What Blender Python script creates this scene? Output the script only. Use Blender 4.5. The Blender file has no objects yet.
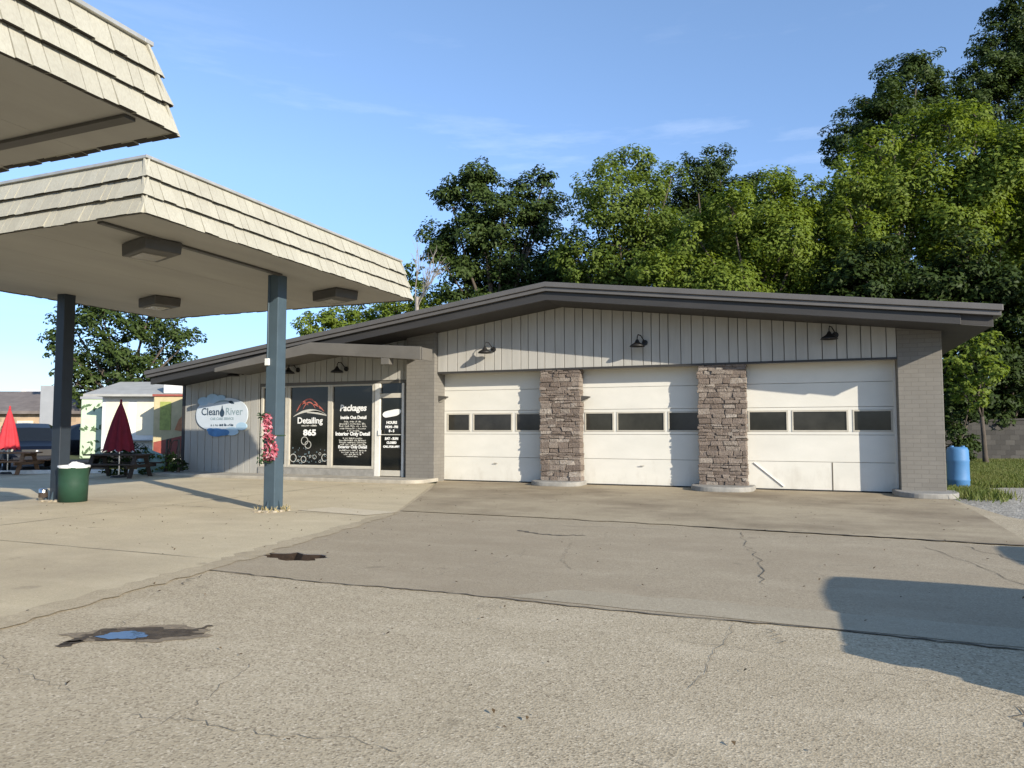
import bpy, bmesh, math, random
import numpy as np
from mathutils import Vector, Matrix
from mathutils.geometry import tessellate_polygon
R = math.radians
SC = bpy.context.scene
COL = SC.collection
random.seed(7)

# ------------------------------------------------------------------ helpers
def props(o, label=None, cat=None, group=None, kind=None):
    if label: o['label'] = label
    if cat: o['category'] = cat
    if group: o['group'] = group
    if kind: o['kind'] = kind
    return o

def thing(name, label, cat, loc=(0, 0, 0), rz=0.0, group=None):
    o = bpy.data.objects.new(name, None)
    o.empty_display_size = .2
    COL.objects.link(o)
    o.location = loc
    o.rotation_euler = (0, 0, rz)
    return props(o, label, cat, group)

def worldloc(o):
    v = Vector((0, 0, 0))
    while o is not None:
        v += Vector(o.location)
        o = o.parent
    return v

class MB:
    """collects faces, then links them as one mesh object"""
    def __init__(s):
        s.v = []; s.f = []; s.c = []
    def poly(s, pts, tone=None):
        n = len(s.v)
        s.v += [tuple(p) for p in pts]
        s.f.append(tuple(range(n, n + len(pts))))
        if tone is not None: s.c.append(tone)
    def raw(s, vs, fs, tone=None):
        n = len(s.v)
        s.v += [tuple(p) for p in vs]
        s.f += [tuple(i + n for i in f) for f in fs]
        if tone is not None: s.c += [tone] * len(fs)
        return s
    def hexa(s, p, tone=None):        # 8 points: bottom ring 0-3 (ccw from above), top ring 4-7
        return s.raw(p, [(3, 2, 1, 0), (4, 5, 6, 7), (0, 1, 5, 4), (1, 2, 6, 5), (2, 3, 7, 6), (3, 0, 4, 7)], tone)
    def box(s, x0, x1, y0, y1, z0, z1, tone=None):
        return s.hexa([(x0, y0, z0), (x1, y0, z0), (x1, y1, z0), (x0, y1, z0),
                       (x0, y0, z1), (x1, y0, z1), (x1, y1, z1), (x0, y1, z1)], tone)
    def bar(s, a, b, w, h, up=(0, 0, 1)):
        a = Vector(a); b = Vector(b); d = (b - a).normalized()
        u = Vector(up)
        if abs(d.dot(u)) > .98: u = Vector((1, 0, 0))
        sd = d.cross(u).normalized() * (w / 2); uu = sd.cross(d).normalized() * (h / 2)
        return s.hexa([a - sd - uu, a + sd - uu, b + sd - uu, b - sd - uu, a - sd + uu, a + sd + uu, b + sd + uu, b - sd + uu])
    def tube(s, pts, rads, n=8, cap=True):
        pts = [Vector(p) for p in pts]
        if not hasattr(rads, '__len__'): rads = [rads] * len(pts)
        base = len(s.v)
        ref = Vector((0.31, 0.2, 0.93))
        for i, p in enumerate(pts):
            d = (pts[min(i + 1, len(pts) - 1)] - pts[max(i - 1, 0)])
            d = d.normalized() if d.length > 1e-9 else Vector((0, 0, 1))
            r = ref if abs(d.dot(ref)) < .95 else Vector((1, 0, 0))
            a = d.cross(r).normalized(); b = d.cross(a).normalized()
            for k in range(n):
                t = 2 * math.pi * k / n
                s.v.append(tuple(p + (a * math.cos(t) + b * math.sin(t)) * rads[i]))
        for i in range(len(pts) - 1):
            for k in range(n):
                q = base + i * n
                s.f.append((q + k, q + (k + 1) % n, q + n + (k + 1) % n, q + n + k))
        if cap:
            s.f.append(tuple(base + k for k in range(n)))
            q = base + (len(pts) - 1) * n
            s.f.append(tuple(q + k for k in reversed(range(n))))
        return s
    def lathe(s, prof, c=(0, 0, 0), n=24, axis='z', wob=0.0, rng=None):
        base = len(s.v)
        for (r, h) in prof:
            for k in range(n):
                t = 2 * math.pi * k / n
                rr = r * (1 + (wob * math.sin(5 * t + h * 3) if wob else 0))
                x, y, z = rr * math.cos(t), rr * math.sin(t), h
                if axis == 'y': x, y, z = rr * math.cos(t), h, rr * math.sin(t)
                if axis == 'x': x, y, z = h, rr * math.cos(t), rr * math.sin(t)
                s.v.append((x + c[0], y + c[1], z + c[2]))
        for i in range(len(prof) - 1):
            for k in range(n):
                q = base + i * n
                s.f.append((q + k, q + (k + 1) % n, q + n + (k + 1) % n, q + n + k))
        return s
    def prism(s, outline, z0, z1):     # outline: list of (x,y) ccw
        n = len(outline)
        b = [(x, y, z0) for x, y in outline] + [(x, y, z1) for x, y in outline]
        return s.raw(b, [tuple(reversed(range(n))), tuple(range(n, 2 * n))] + [(i, (i + 1) % n, n + (i + 1) % n, n + i) for i in range(n)])
    def prism_y(s, outline, y0, y1):   # outline in (x,z)
        n = len(outline)
        b = [(x, y0, z) for x, z in outline] + [(x, y1, z) for x, z in outline]
        return s.raw(b, [tuple(range(n)), tuple(reversed(range(n, 2 * n)))] + [((i + 1) % n, i, n + i, n + (i + 1) % n) for i in range(n)])
    def prism_x(s, outline, x0, x1):   # outline in (y,z)
        n = len(outline)
        b = [(x0, y, z) for y, z in outline] + [(x1, y, z) for y, z in outline]
        return s.raw(b, [tuple(range(n)), tuple(reversed(range(n, 2 * n)))] + [((i + 1) % n, i, n + i, n + (i + 1) % n) for i in range(n)])
    def build(s, name, m, parent=None, local=False, smooth=False, bevel=0.0, seg=2, fix=True):
        me = bpy.data.meshes.new(name)
        off = Vector((0, 0, 0))
        if parent is not None and not local: off = worldloc(parent)
        me.from_pydata([(v[0] - off.x, v[1] - off.y, v[2] - off.z) for v in s.v], [], s.f)
        if s.c and len(s.c) == len(s.f):
            at = me.attributes.new('tone', 'FLOAT', 'FACE')
            at.data.foreach_set('value', s.c)
        if fix:
            bm = bmesh.new(); bm.from_mesh(me)
            bmesh.ops.recalc_face_normals(bm, faces=bm.faces)
            bm.to_mesh(me); bm.free()
        if smooth:
            me.shade_smooth()
        me.materials.append(m)
        o = bpy.data.objects.new(name, me)
        COL.objects.link(o)
        if parent is not None: o.parent = parent
        if bevel:
            b = o.modifiers.new('bevel', 'BEVEL'); b.width = bevel; b.segments = seg; b.limit_method = 'ANGLE'; b.angle_limit = R(40)
        return o

def children(o):
    return [c for c in COL.objects if c.parent == o]

def copy_tree(o, parent=None):
    c = o.copy(); COL.objects.link(c)
    if parent is not None: c.parent = parent
    for ch in children(o): copy_tree(ch, c)
    return c

# ------------------------------------------------------------------ materials
def newmat(name):
    m = bpy.data.materials.new(name); m.use_nodes = True
    nt = m.node_tree
    return m, nt, nt.nodes['Principled BSDF']

def N(nt, typ, **kw):
    n = nt.nodes.new(typ)
    for k, v in kw.items():
        if k.startswith('i_'):
            key = k[2:]
            n.inputs[int(key) if key.isdigit() else key.replace('_', ' ')].default_value = v
        else: setattr(n, k, v)
    return n

def L(nt, a, b): nt.links.new(a, b)

def ramp(nt, fac, stops):
    r = nt.nodes.new('ShaderNodeValToRGB')
    el = r.color_ramp.elements
    while len(el) < len(stops): el.new(.5)
    for e, (p, c) in zip(el, stops):
        e.position = p; e.color = (c[0], c[1], c[2], 1) if len(c) == 3 else c
    L(nt, fac, r.inputs[0]); return r.outputs[0]

def mixc(nt, fac, a, b, mode='MIX'):
    m = nt.nodes.new('ShaderNodeMix'); m.data_type = 'RGBA'; m.blend_type = mode
    for i, v in ((0, fac), (6, a), (7, b)):
        if hasattr(v, 'is_linked') or hasattr(v, 'links'): L(nt, v, m.inputs[i])
        else: m.inputs[i].default_value = v if i == 0 else (v[0], v[1], v[2], 1)
    return m.outputs[2]

def objco(nt):
    return nt.nodes.new('ShaderNodeTexCoord').outputs['Object']

def worldpos(nt):
    return nt.nodes.new('ShaderNodeNewGeometry').outputs['Position']

def noise(nt, co, scale, detail=4, rough=.55, vec_scale=None):
    if vec_scale:
        mp = nt.nodes.new('ShaderNodeMapping'); mp.inputs['Scale'].default_value = vec_scale
        L(nt, co, mp.inputs[0]); co = mp.outputs[0]
    n = N(nt, 'ShaderNodeTexNoise'); n.inputs['Scale'].default_value = scale
    n.inputs['Detail'].default_value = detail; n.inputs['Roughness'].default_value = rough
    L(nt, co, n.inputs['Vector']); return n.outputs['Fac']

def bump(nt, bs, h, strength, dist=.01, prev=None):
    b = nt.nodes.new('ShaderNodeBump'); b.inputs['Strength'].default_value = strength; b.inputs['Distance'].default_value = dist
    L(nt, h, b.inputs['Height'])
    if prev is not None: L(nt, prev, b.inputs['Normal'])
    L(nt, b.outputs[0], bs.inputs['Normal']); return b.outputs[0]

def M(name, col, rough=.6, var=.18, scale=3.0, bs=0.0, bscale=60.0, metal=0.0, spec=.4, stain=0.0, stretch=None, coat=0.0):
    """painted / plain surface with weathering"""
    m, nt, b = newmat(name)
    co = objco(nt)
    n1 = noise(nt, co, scale, 6, .6, stretch)
    d = tuple(c * (1 - var) for c in col); e = tuple(min(1, c * (1 + var * .7)) for c in col)
    c = ramp(nt, n1, [(.3, d), (.7, e)])
    if stain:
        n2 = noise(nt, co, scale * .35, 8, .7, stretch)
        f = ramp(nt, n2, [(.5, (0, 0, 0)), (.72, (stain, stain, stain))])
        c = mixc(nt, f, c, tuple(x * .45 for x in col))
    L(nt, c, b.inputs['Base Color'])
    b.inputs['Roughness'].default_value = rough; b.inputs['Metallic'].default_value = metal
    b.inputs['Specular IOR Level'].default_value = spec
    b.inputs['Coat Weight'].default_value = coat
    if bs: bump(nt, b, noise(nt, co, bscale, 3), bs)
    return m

MAT = {}
MAT['cream_shake'] = None
def mat_shake():
    m, nt, b = newmat('cream_painted_shakes')
    co = objco(nt)
    isl = nt.nodes.new('ShaderNodeNewGeometry').outputs['Random Per Island']
    base = ramp(nt, isl, [(0, (.375, .358, .288)), (.5, (.40, .384, .31)), (1, (.425, .408, .33))])
    g = noise(nt, co, 9, 6, .65, (6, 6, .7))
    c = mixc(nt, ramp(nt, g, [(.42, (0, 0, 0)), (.75, (.55, .55, .55))]), base, (.27, .245, .19))
    g2 = noise(nt, co, 1.1, 7, .7)
    c = mixc(nt, ramp(nt, g2, [(.5, (0, 0, 0)), (.75, (.35, .35, .35))]), c, (.24, .225, .18))
    L(nt, c, b.inputs['Base Color']); b.inputs['Roughness'].default_value = .75
    bump(nt, b, noise(nt, co, 30, 4, .6, (5, 5, .5)), .5, .01)
    return m
MAT['cream_shake'] = mat_shake()
MAT['shake_butt'] = M('shaded_shake_butt', (.035, .03, .024), .95, .3, 8)  # dark colour paints the shade under each course onto the shake bottoms

def mat_speckle(name, dark, mid, light, agg=70.0, big=.35, stain_col=(.1, .09, .08), stain=.35, bstr=.5, rough=.85, contrast=1.0):
    """asphalt / concrete with aggregate grain in metres"""
    m, nt, b = newmat(name)
    co = worldpos(nt)
    v = N(nt, 'ShaderNodeTexVoronoi'); v.inputs['Scale'].default_value = agg; L(nt, co, v.inputs['Vector'])
    sep = nt.nodes.new('ShaderNodeSeparateColor'); L(nt, v.outputs['Color'], sep.inputs[0])
    g = ramp(nt, sep.outputs[0], [(.05, dark), (.35, mid), (.8, mid), (1, light)])
    n = noise(nt, co, agg * .22, 5, .7)
    c = mixc(nt, ramp(nt, n, [(.35, (0, 0, 0)), (.65, (.6, .6, .6))]), g, tuple(x * .8 for x in mid))
    nb = noise(nt, co, big, 8, .65)
    c = mixc(nt, ramp(nt, nb, [(.42, (0, 0, 0)), (.68, (stain, stain, stain))]), c, stain_col)
    nl = noise(nt, co, big * 2.3, 6, .6, (1, 2.2, 1))
    c = mixc(nt, ramp(nt, nl, [(.5, (0, 0, 0)), (.75, (.22, .22, .22))]), c, tuple(min(1, x * 1.15) for x in light))
    # small oily spots and damp marks
    no = noise(nt, co, big * 7, 4, .5)
    c = mixc(nt, ramp(nt, no, [(.66, (0, 0, 0)), (.74, (.4, .4, .4))]), c, tuple(x * .55 for x in stain_col))
    L(nt, c, b.inputs['Base Color']); b.inputs['Roughness'].default_value = rough
    b.inputs['Specular IOR Level'].default_value = .25
    h = nt.nodes.new('ShaderNodeMath'); h.operation = 'ADD'
    L(nt, v.outputs['Distance'], h.inputs[0]); L(nt, n, h.inputs[1])
    bump(nt, b, h.outputs[0], bstr, .012)
    return m
MAT['asphalt'] = mat_speckle('coarse_worn_asphalt', (.18, .142, .092), (.46, .385, .262), (.66, .575, .425), 84, .35, (.35, .287, .188), .4, .2)
MAT['asphalt2'] = mat_speckle('smooth_old_asphalt', (.23, .185, .125), (.375, .312, .214), (.48, .41, .295), 95, .4, (.275, .22, .148), .6, .16)
MAT['asphalt3'] = mat_speckle('pale_patch_asphalt', (.28, .235, .165), (.395, .337, .238), (.47, .41, .30), 110, .5, (.31, .26, .18), .5, .15)
MAT['margin'] = mat_speckle('worn_slab_margin', (.28, .23, .15), (.45, .375, .25), (.58, .49, .345), 100, .9, (.31, .255, .17), .5, .2)
MAT['concrete'] = mat_speckle('tan_concrete_slab', (.44, .37, .24), (.56, .475, .315), (.67, .58, .41), 130, .3, (.30, .245, .17), .55, .15)
MAT['apron'] = mat_speckle('stained_concrete_apron', (.28, .228, .15), (.40, .332, .222), (.50, .425, .30), 120, .38, (.15, .112, .072), .8, .18)
MAT['concrete_light'] = mat_speckle('pale_concrete', (.50, .43, .30), (.60, .52, .37), (.68, .6, .45), 120, .6, (.42, .35, .24), .4, .15)
MAT['road'] = mat_speckle('grey_road_asphalt', (.05, .05, .05), (.09, .088, .084), (.14, .135, .13), 70, .3, (.06, .058, .055), .4, .3)
MAT['gravel'] = mat_speckle('pale_gravel', (.13, .12, .10), (.37, .345, .29), (.62, .59, .52), 26, .8, (.18, .17, .15), .4, 1.0)
MAT['kerb'] = M('pale_kerb_concrete', (.72, .69, .62), .85, .2, 4, .2, 40, stain=.3)
MAT['plinth'] = M('grey_painted_concrete', (.27, .26, .235), .85, .22, 5, .25, 50, stain=.4)
MAT['step'] = M('worn_concrete_step', (.36, .33, .27), .85, .2, 3, .2, 50, stain=.4)
MAT['crack'] = M('dark_crack_filler', (.12, .104, .078), .95, .3, 8)
MAT['damp'] = M('damp_asphalt', (.24, .19, .125), .8, .4, 16, .6, 60)
MAT['hairline'] = M('dusty_hairline_crack', (.20, .17, .125), .95, .4, 8)
MAT['wet'] = M('wet_asphalt', (.085, .064, .042), .7, .45, 14, .8, 60, spec=.25)
MAT['rust'] = M('rusty_soil', (.032, .02, .013), .95, .5, 12, .6, 40)
def mat_water():
    m, nt, b = newmat('puddle_water')
    b.inputs['Base Color'].default_value = (.012, .012, .012, 1); b.inputs['Roughness'].default_value = .04
    b.inputs['Specular IOR Level'].default_value = .5; b.inputs['IOR'].default_value = 1.4
    bump(nt, b, noise(nt, objco(nt), 9, 3), .08, .01)
    return m
MAT['water'] = mat_water()

def mat_block(name, col, mortar, bw=.4, bh=.2, off=.5, strength=.5, face='y', var=.15):
    m, nt, b = newmat(name)
    co = worldpos(nt)
    sx = nt.nodes.new('ShaderNodeSeparateXYZ'); L(nt, co, sx.inputs[0])
    cx = nt.nodes.new('ShaderNodeCombineXYZ')
    ad = nt.nodes.new('ShaderNodeMath'); ad.operation = 'ADD'
    L(nt, sx.outputs[0], ad.inputs[0]); L(nt, sx.outputs[1], ad.inputs[1])
    L(nt, ad.outputs[0], cx.inputs[0]); L(nt, sx.outputs[2], cx.inputs[1])
    br = nt.nodes.new('ShaderNodeTexBrick')
    br.inputs['Scale'].default_value = 1; br.inputs['Brick Width'].default_value = bw; br.inputs['Row Height'].default_value = bh
    br.inputs['Mortar Size'].default_value = .008; br.offset = off
    br.inputs['Color1'].default_value = tuple(c * (1 - var) for c in col) + (1,)
    br.inputs['Color2'].default_value = tuple(c * (1 + var) for c in col) + (1,)
    br.inputs['Mortar'].default_value = mortar + (1,)
    L(nt, cx.outputs[0], br.inputs['Vector'])
    n = noise(nt, co, 1.2, 8, .65)
    c = mixc(nt, ramp(nt, n, [(.42, (0, 0, 0)), (.75, (.45, .45, .45))]), br.outputs[0], tuple(c * .65 for c in col))
    L(nt, c, b.inputs['Base Color']); b.inputs['Roughness'].default_value = .85
    p = bump(nt, b, noise(nt, co, 50, 4), .3, .006)
    iv = nt.nodes.new('ShaderNodeMath'); iv.operation = 'SUBTRACT'; iv.inputs[0].default_value = 1
    L(nt, br.outputs['Fac'], iv.inputs[1])
    bump(nt, b, iv.outputs[0], strength, .006, p)
    return m
MAT['brick'] = mat_block('grey_painted_brick', (.180, .168, .146), (.145, .135, .117), .30, .10, .5, .3, var=.05)
MAT['block_wall'] = mat_block('weathered_grey_block', (.06, .056, .05), (.03, .028, .025), .5, .25, .5, .7, var=.35)
MAT['far_brick'] = mat_block('tan_far_brick', (.42, .30, .19), (.40, .34, .27), .6, .25, .5, .3, var=.25)

MAT['siding'] = M('light_grey_siding_paint', (.40, .385, .345), .65, .1, 1.5, .25, 60, stain=.25, stretch=(3, 3, .4))
MAT['siding_back'] = M('siding_groove', (.12, .115, .105), .8, .1)
MAT['grey_board'] = M('grey_shop_wall_paint', (.35, .34, .305), .65, .1, 1.5, .25, 60, stain=.25, stretch=(3, 3, .4))
MAT['fascia'] = M('charcoal_trim_paint', (.036, .034, .032), .55, .15, 2, .1, 60, stretch=(.5, 3, 3))
MAT['gutter'] = M('grey_metal_gutter', (.115, .108, .10), .5, .12, 2, .1, 30, metal=.2)
MAT['soffit'] = M('dark_soffit_paint', (.045, .042, .039), .75, .15, 2)
MAT['roof'] = M('roof_membrane', (.12, .12, .12), .9, .2, 1)
MAT['porch'] = M('taupe_porch_paint', (.125, .116, .10), .65, .12, 2, .1, 60, stain=.2)
MAT['door_white'] = M('off_white_garage_paint', (.66, .635, .56), .5, .05, 1.2, .05, 40, stain=.10, stretch=(1, 1, 2))
def mat_door():
    m, nt, b = newmat('off_white_garage_door_paint')
    co = worldpos(nt)
    n1 = noise(nt, co, 1.1, 6, .6, (1, 1, 2))
    c = ramp(nt, n1, [(.3, (.60, .585, .52)), (.7, (.665, .645, .575))])
    sx_ = nt.nodes.new('ShaderNodeSeparateXYZ'); L(nt, co, sx_.inputs[0])
    n2 = noise(nt, co, 3.2, 8, .7, (1, 1, .45))
    ad = nt.nodes.new('ShaderNodeMath'); ad.operation = 'MULTIPLY_ADD'; L(nt, sx_.outputs[2], ad.inputs[0]); ad.inputs[1].default_value = -.28; L(nt, n2, ad.inputs[2])
    c = mixc(nt, ramp(nt, ad.outputs[0], [(.40, (0, 0, 0)), (.66, (.4, .4, .4))]), c, (.40, .36, .29))
    n3 = noise(nt, co, 9, 5, .7, (1, 1, .25))
    c = mixc(nt, ramp(nt, n3, [(.64, (0, 0, 0)), (.8, (.3, .3, .3))]), c, (.42, .36, .27))
    L(nt, c, b.inputs['Base Color']); b.inputs['Roughness'].default_value = .5
    bump(nt, b, noise(nt, co, 1.6, 3), .25, .02)
    return m
MAT['door_white'] = mat_door()
MAT['door_gap'] = M('door_seam_dirt', (.30, .285, .25), .9, .3, 10)
MAT['frame_beige'] = M('beige_metal_frame', (.46, .43, .36), .5, .12, 4)
MAT['frame_white'] = M('white_door_frame', (.68, .66, .6), .45, .1, 4)
MAT['canopy_soffit'] = M('beige_canopy_soffit', (.335, .325, .295), .7, .12, .8, .1, 20, stain=.3, stretch=(1, .25, 1))
MAT['light_box'] = M('taupe_light_housing', (.065, .06, .052), .5, .15, 4)
MAT['lens'] = M('cloudy_light_lens', (.30, .28, .235), .25, .1, 6)
MAT['cap'] = M('pale_metal_drip_edge', (.45, .44, .40), .4, .15, 4, metal=.4)
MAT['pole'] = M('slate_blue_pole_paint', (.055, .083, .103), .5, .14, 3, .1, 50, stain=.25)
MAT['pole_shaded'] = M('shaded_pole_paint', (.022, .030, .040), .5, .14, 3)  # pole paint with shade put into its colour, for the left posts
MAT['grout'] = M('crumbled_grout', (.38, .33, .25), .95, .3, 12, .6, 40)
MAT['iron'] = M('black_iron', (.018, .017, .016), .5, .3, 6)
MAT['white'] = M('white_paint', (.75, .74, .70), .5, .08, 4)
MAT['letter_white'] = M('white_vinyl_letter', (.78, .78, .75), .5, .03, 8)
MAT['letter_red'] = M('red_vinyl_letter', (.42, .12, .09), .5, .1, 8)
MAT['letter_grey'] = M('pale_grey_vinyl', (.5, .49, .44), .5, .1, 8)
MAT['letter_navy'] = M('navy_sign_letter', (.03, .055, .085), .5, .1, 8)
MAT['letter_teal'] = M('grey_teal_sign_letter', (.22, .30, .33), .5, .1, 8)
MAT['sign_face'] = M('pale_blue_sign_face', (.50, .56, .61), .45, .05, 3)
MAT['sign_blue'] = M('blue_sign_swash', (.07, .20, .42), .45, .25, 3)
MAT['sign_sky'] = M('light_blue_sign_cloud', (.35, .50, .62), .45, .1, 3)
MAT['stone'] = None
def mat_stone():
    m, nt, b = newmat('stacked_brown_stone')
    co = objco(nt)
    at = nt.nodes.new('ShaderNodeAttribute'); at.attribute_name = 'tone'
    base = ramp(nt, at.outputs['Fac'], [(0, (.13, .10, .078)), (.3, (.19, .15, .12)), (.6, (.245, .20, .163)), (.85, (.30, .256, .212)), (1, (.40, .355, .30))])
    n = noise(nt, co, 14, 7, .7)
    c = mixc(nt, ramp(nt, n, [(.38, (0, 0, 0)), (.66, (.75, .75, .75))]), base, (.15, .118, .098))
    n2 = noise(nt, co, 30, 5, .7)
    c = mixc(nt, ramp(nt, n2, [(.58, (0, 0, 0)), (.72, (.7, .7, .7))]), c, (.36, .31, .26))
    L(nt, c, b.inputs['Base Color']); b.inputs['Roughness'].default_value = .9
    bump(nt, b, noise(nt, co, 22, 8, .7), 1.0, .05)
    return m
MAT['stone'] = mat_stone()
MAT['mortar'] = M('dark_stone_joint', (.17, .14, .115), .95, .3, 8)

def mat_glass(name, col, rough=.04, spec=.5, nz=0.0):
    m, nt, b = newmat(name)
    if nz:
        n = noise(nt, objco(nt), 1.3, 5, .6)
        L(nt, ramp(nt, n, [(.35, tuple(c * .6 for c in col)), (.7, tuple(c * 1.5 for c in col))]), b.inputs['Base Color'])
    else: b.inputs['Base Color'].default_value = col + (1,)
    b.inputs['Roughness'].default_value = rough; b.inputs['Specular IOR Level'].default_value = spec
    return m
MAT['glass'] = mat_glass('dark_shop_glass', (.010, .010, .008), .06, .5, .9)
MAT['garage_glass'] = mat_glass('mottled_garage_glass', (.028, .027, .022), .08, .4, .9)  # blotchy base colour imitates reflections in the panes
MAT['car_glass'] = mat_glass('car_glass', (.01, .012, .014), .03, .6)
MAT['bin_green'] = M('green_bin_plastic', (.016, .055, .032), .62, .15, 4, .1, 40, stain=.3)
MAT['bin_bag'] = M('white_bin_bag', (.7, .7, .7), .4, .1, 10, .5, 20)
MAT['wood'] = M('weathered_picnic_wood', (.20, .105, .05), .8, .35, 4, .3, 30, stretch=(1, 8, 8))
MAT['wood_dark'] = M('dark_picnic_wood', (.05, .035, .025), .8, .35, 4, .3, 30, stretch=(1, 8, 8))
MAT['red_cloth'] = M('bright_red_cloth', (.52, .035, .045), .85, .2, 5, .3, 60)
MAT['maroon_cloth'] = M('maroon_cloth', (.16, .008, .018), .85, .25, 5, .3, 60)
MAT['car_navy'] = M('navy_car_paint', (.003, .005, .012), .4, .1, 2, spec=.25)
MAT['car_black'] = M('black_car_paint', (.01, .01, .012), .25, .1, 2, coat=.6)
MAT['car_grey'] = M('grey_car_paint', (.12, .12, .125), .3, .1, 2, coat=.6)
MAT['rubber'] = M('tyre_rubber', (.02, .02, .02), .85, .2, 10)
MAT['chrome'] = M('chrome', (.55, .55, .55), .2, .05, 3, metal=1.0)
MAT['tail'] = M('red_tail_lamp', (.3, .01, .01), .2, .1, 5)
MAT['barrel_blue'] = M('sky_blue_barrel_plastic', (.06, .18, .37), .6, .1, 3, .1, 20, stain=.2)
MAT['panel_grey'] = M('grey_metal_panel', (.27, .28, .29), .5, .1, 2)
MAT['far_roof'] = M('brown_grey_shingles', (.17, .145, .13), .9, .25, 2, .3, 10)
MAT['far_roof_grey'] = M('grey_tin_roof', (.36, .36, .34), .6, .15, 2)
MAT['mint'] = M('mint_trailer_paint', (.48, .58, .42), .55, .1, 2)
MAT['leaf_print'] = M('leaf_green_print', (.08, .13, .06), .6, .5, 6)
MAT['cream'] = M('cream_panel_paint', (.72, .66, .50), .55, .08, 2)
MAT['yellow'] = M('yellow_panel_paint', (.50, .42, .24), .55, .15, 4)
MAT['lime'] = M('lime_print', (.30, .34, .09), .55, .3, 6)
MAT['orange'] = M('orange_panel_paint', (.48, .20, .09), .55, .2, 4)
MAT['red_panel'] = M('red_panel_paint', (.28, .07, .05), .55, .25, 4)
MAT['teal_tarp'] = M('teal_tarp', (.22, .36, .34), .5, .25, 3, .4, 6)
MAT['bark'] = M('grey_brown_bark', (.085, .068, .052), .9, .35, 6, .8, 18, stretch=(4, 4, .6))
MAT['pink'] = M('pink_petal', (.40, .085, .12), .7, .3, 20)
MAT['pale_pink'] = M('pale_pink_petal', (.5, .26, .29), .7, .3, 20)
MAT['dark_green'] = M('dark_wreath_leaf', (.03, .07, .025), .7, .3, 20)

def mat_leaf(name, a, b_, c_, trans=.3):
    m, nt, b = newmat(name)
    isl = nt.nodes.new('ShaderNodeNewGeometry').outputs['Random Per Island']
    col = ramp(nt, isl, [(0, a), (.5, b_), (1, c_)])
    n = noise(nt, worldpos(nt), .55, 3)
    col = mixc(nt, ramp(nt, n, [(.35, (0, 0, 0)), (.7, (.55, .55, .55))]), col, c_)
    L(nt, col, b.inputs['Base Color']); b.inputs['Roughness'].default_value = .55; b.inputs['Specular IOR Level'].default_value = .16
    t = nt.nodes.new('ShaderNodeBsdfTranslucent')
    L(nt, mixc(nt, 1.0, col, (1.0, 1.0, .45), 'MULTIPLY'), t.inputs['Color'])
    mx = nt.nodes.new('ShaderNodeMixShader'); mx.inputs[0].default_value = trans
    L(nt, b.outputs[0], mx.inputs[1]); L(nt, t.outputs[0], mx.inputs[2])
    out = nt.nodes['Material Output']; L(nt, mx.outputs[0], out.inputs['Surface'])
    return m
LEAF = {
    'oak': mat_leaf('dark_oak_leaf', (.030, .052, .015), (.045, .072, .019), (.070, .104, .026), .3),
    'mid': mat_leaf('mid_green_leaf', (.078, .124, .022), (.118, .172, .030), (.168, .220, .046), .42),
    'lime': mat_leaf('yellow_green_leaf', (.100, .152, .022), (.148, .205, .030), (.210, .268, .048), .45),
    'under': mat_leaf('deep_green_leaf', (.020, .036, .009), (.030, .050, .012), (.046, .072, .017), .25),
}
MAT['grass'] = mat_leaf('grass_blade', (.07, .11, .02), (.11, .15, .035), (.19, .19, .07), .3)
MAT['lawn'] = mat_speckle('lawn_soil', (.04, .06, .015), (.075, .10, .03), (.14, .14, .06), 18, .3, (.10, .085, .05), .5, .8)

# ------------------------------------------------------------------ camera, light, world
F = 740.0; CH = 1.5; TH = R(22.05); PITCH = math.atan(46 / F)
cam = bpy.data.cameras.new('camera'); co = bpy.data.objects.new('camera', cam); COL.objects.link(co)
cam.sensor_fit = 'HORIZONTAL'; cam.sensor_width = 36; cam.lens = 36 * F / 1024
cam.clip_end = 2000; cam.clip_start = .05
co.location = (0, 0, CH); co.rotation_euler = (math.pi / 2 + PITCH, 0, TH)
SC.camera = co

SUN_EL = R(20.8); SUN_AZ = R(120)   # azimuth clockwise from +Y
sd = Vector((math.sin(SUN_AZ) * math.cos(SUN_EL), math.cos(SUN_AZ) * math.cos(SUN_EL), math.sin(SUN_EL)))
sl = bpy.data.lights.new('sun', 'SUN'); sl.energy = 4.6; sl.angle = R(.5); sl.color = (1.0, .91, .77)
so = bpy.data.objects.new('sun', sl); COL.objects.link(so)
so.location = sd * 60; so.rotation_euler = sd.to_track_quat('Z', 'Y').to_euler()

w = bpy.data.worlds.new('World'); SC.world = w; w.use_nodes = True
nt = w.node_tree; bg = nt.nodes['Background']
sky = nt.nodes.new('ShaderNodeTexSky'); sky.sky_type = 'NISHITA'; sky.sun_disc = False
sky.sun_elevation = SUN_EL; sky.sun_rotation = SUN_AZ; sky.air_density = 1.0; sky.dust_density = .25; sky.ozone_density = 1.3
tc = nt.nodes.new('ShaderNodeTexCoord')
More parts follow.
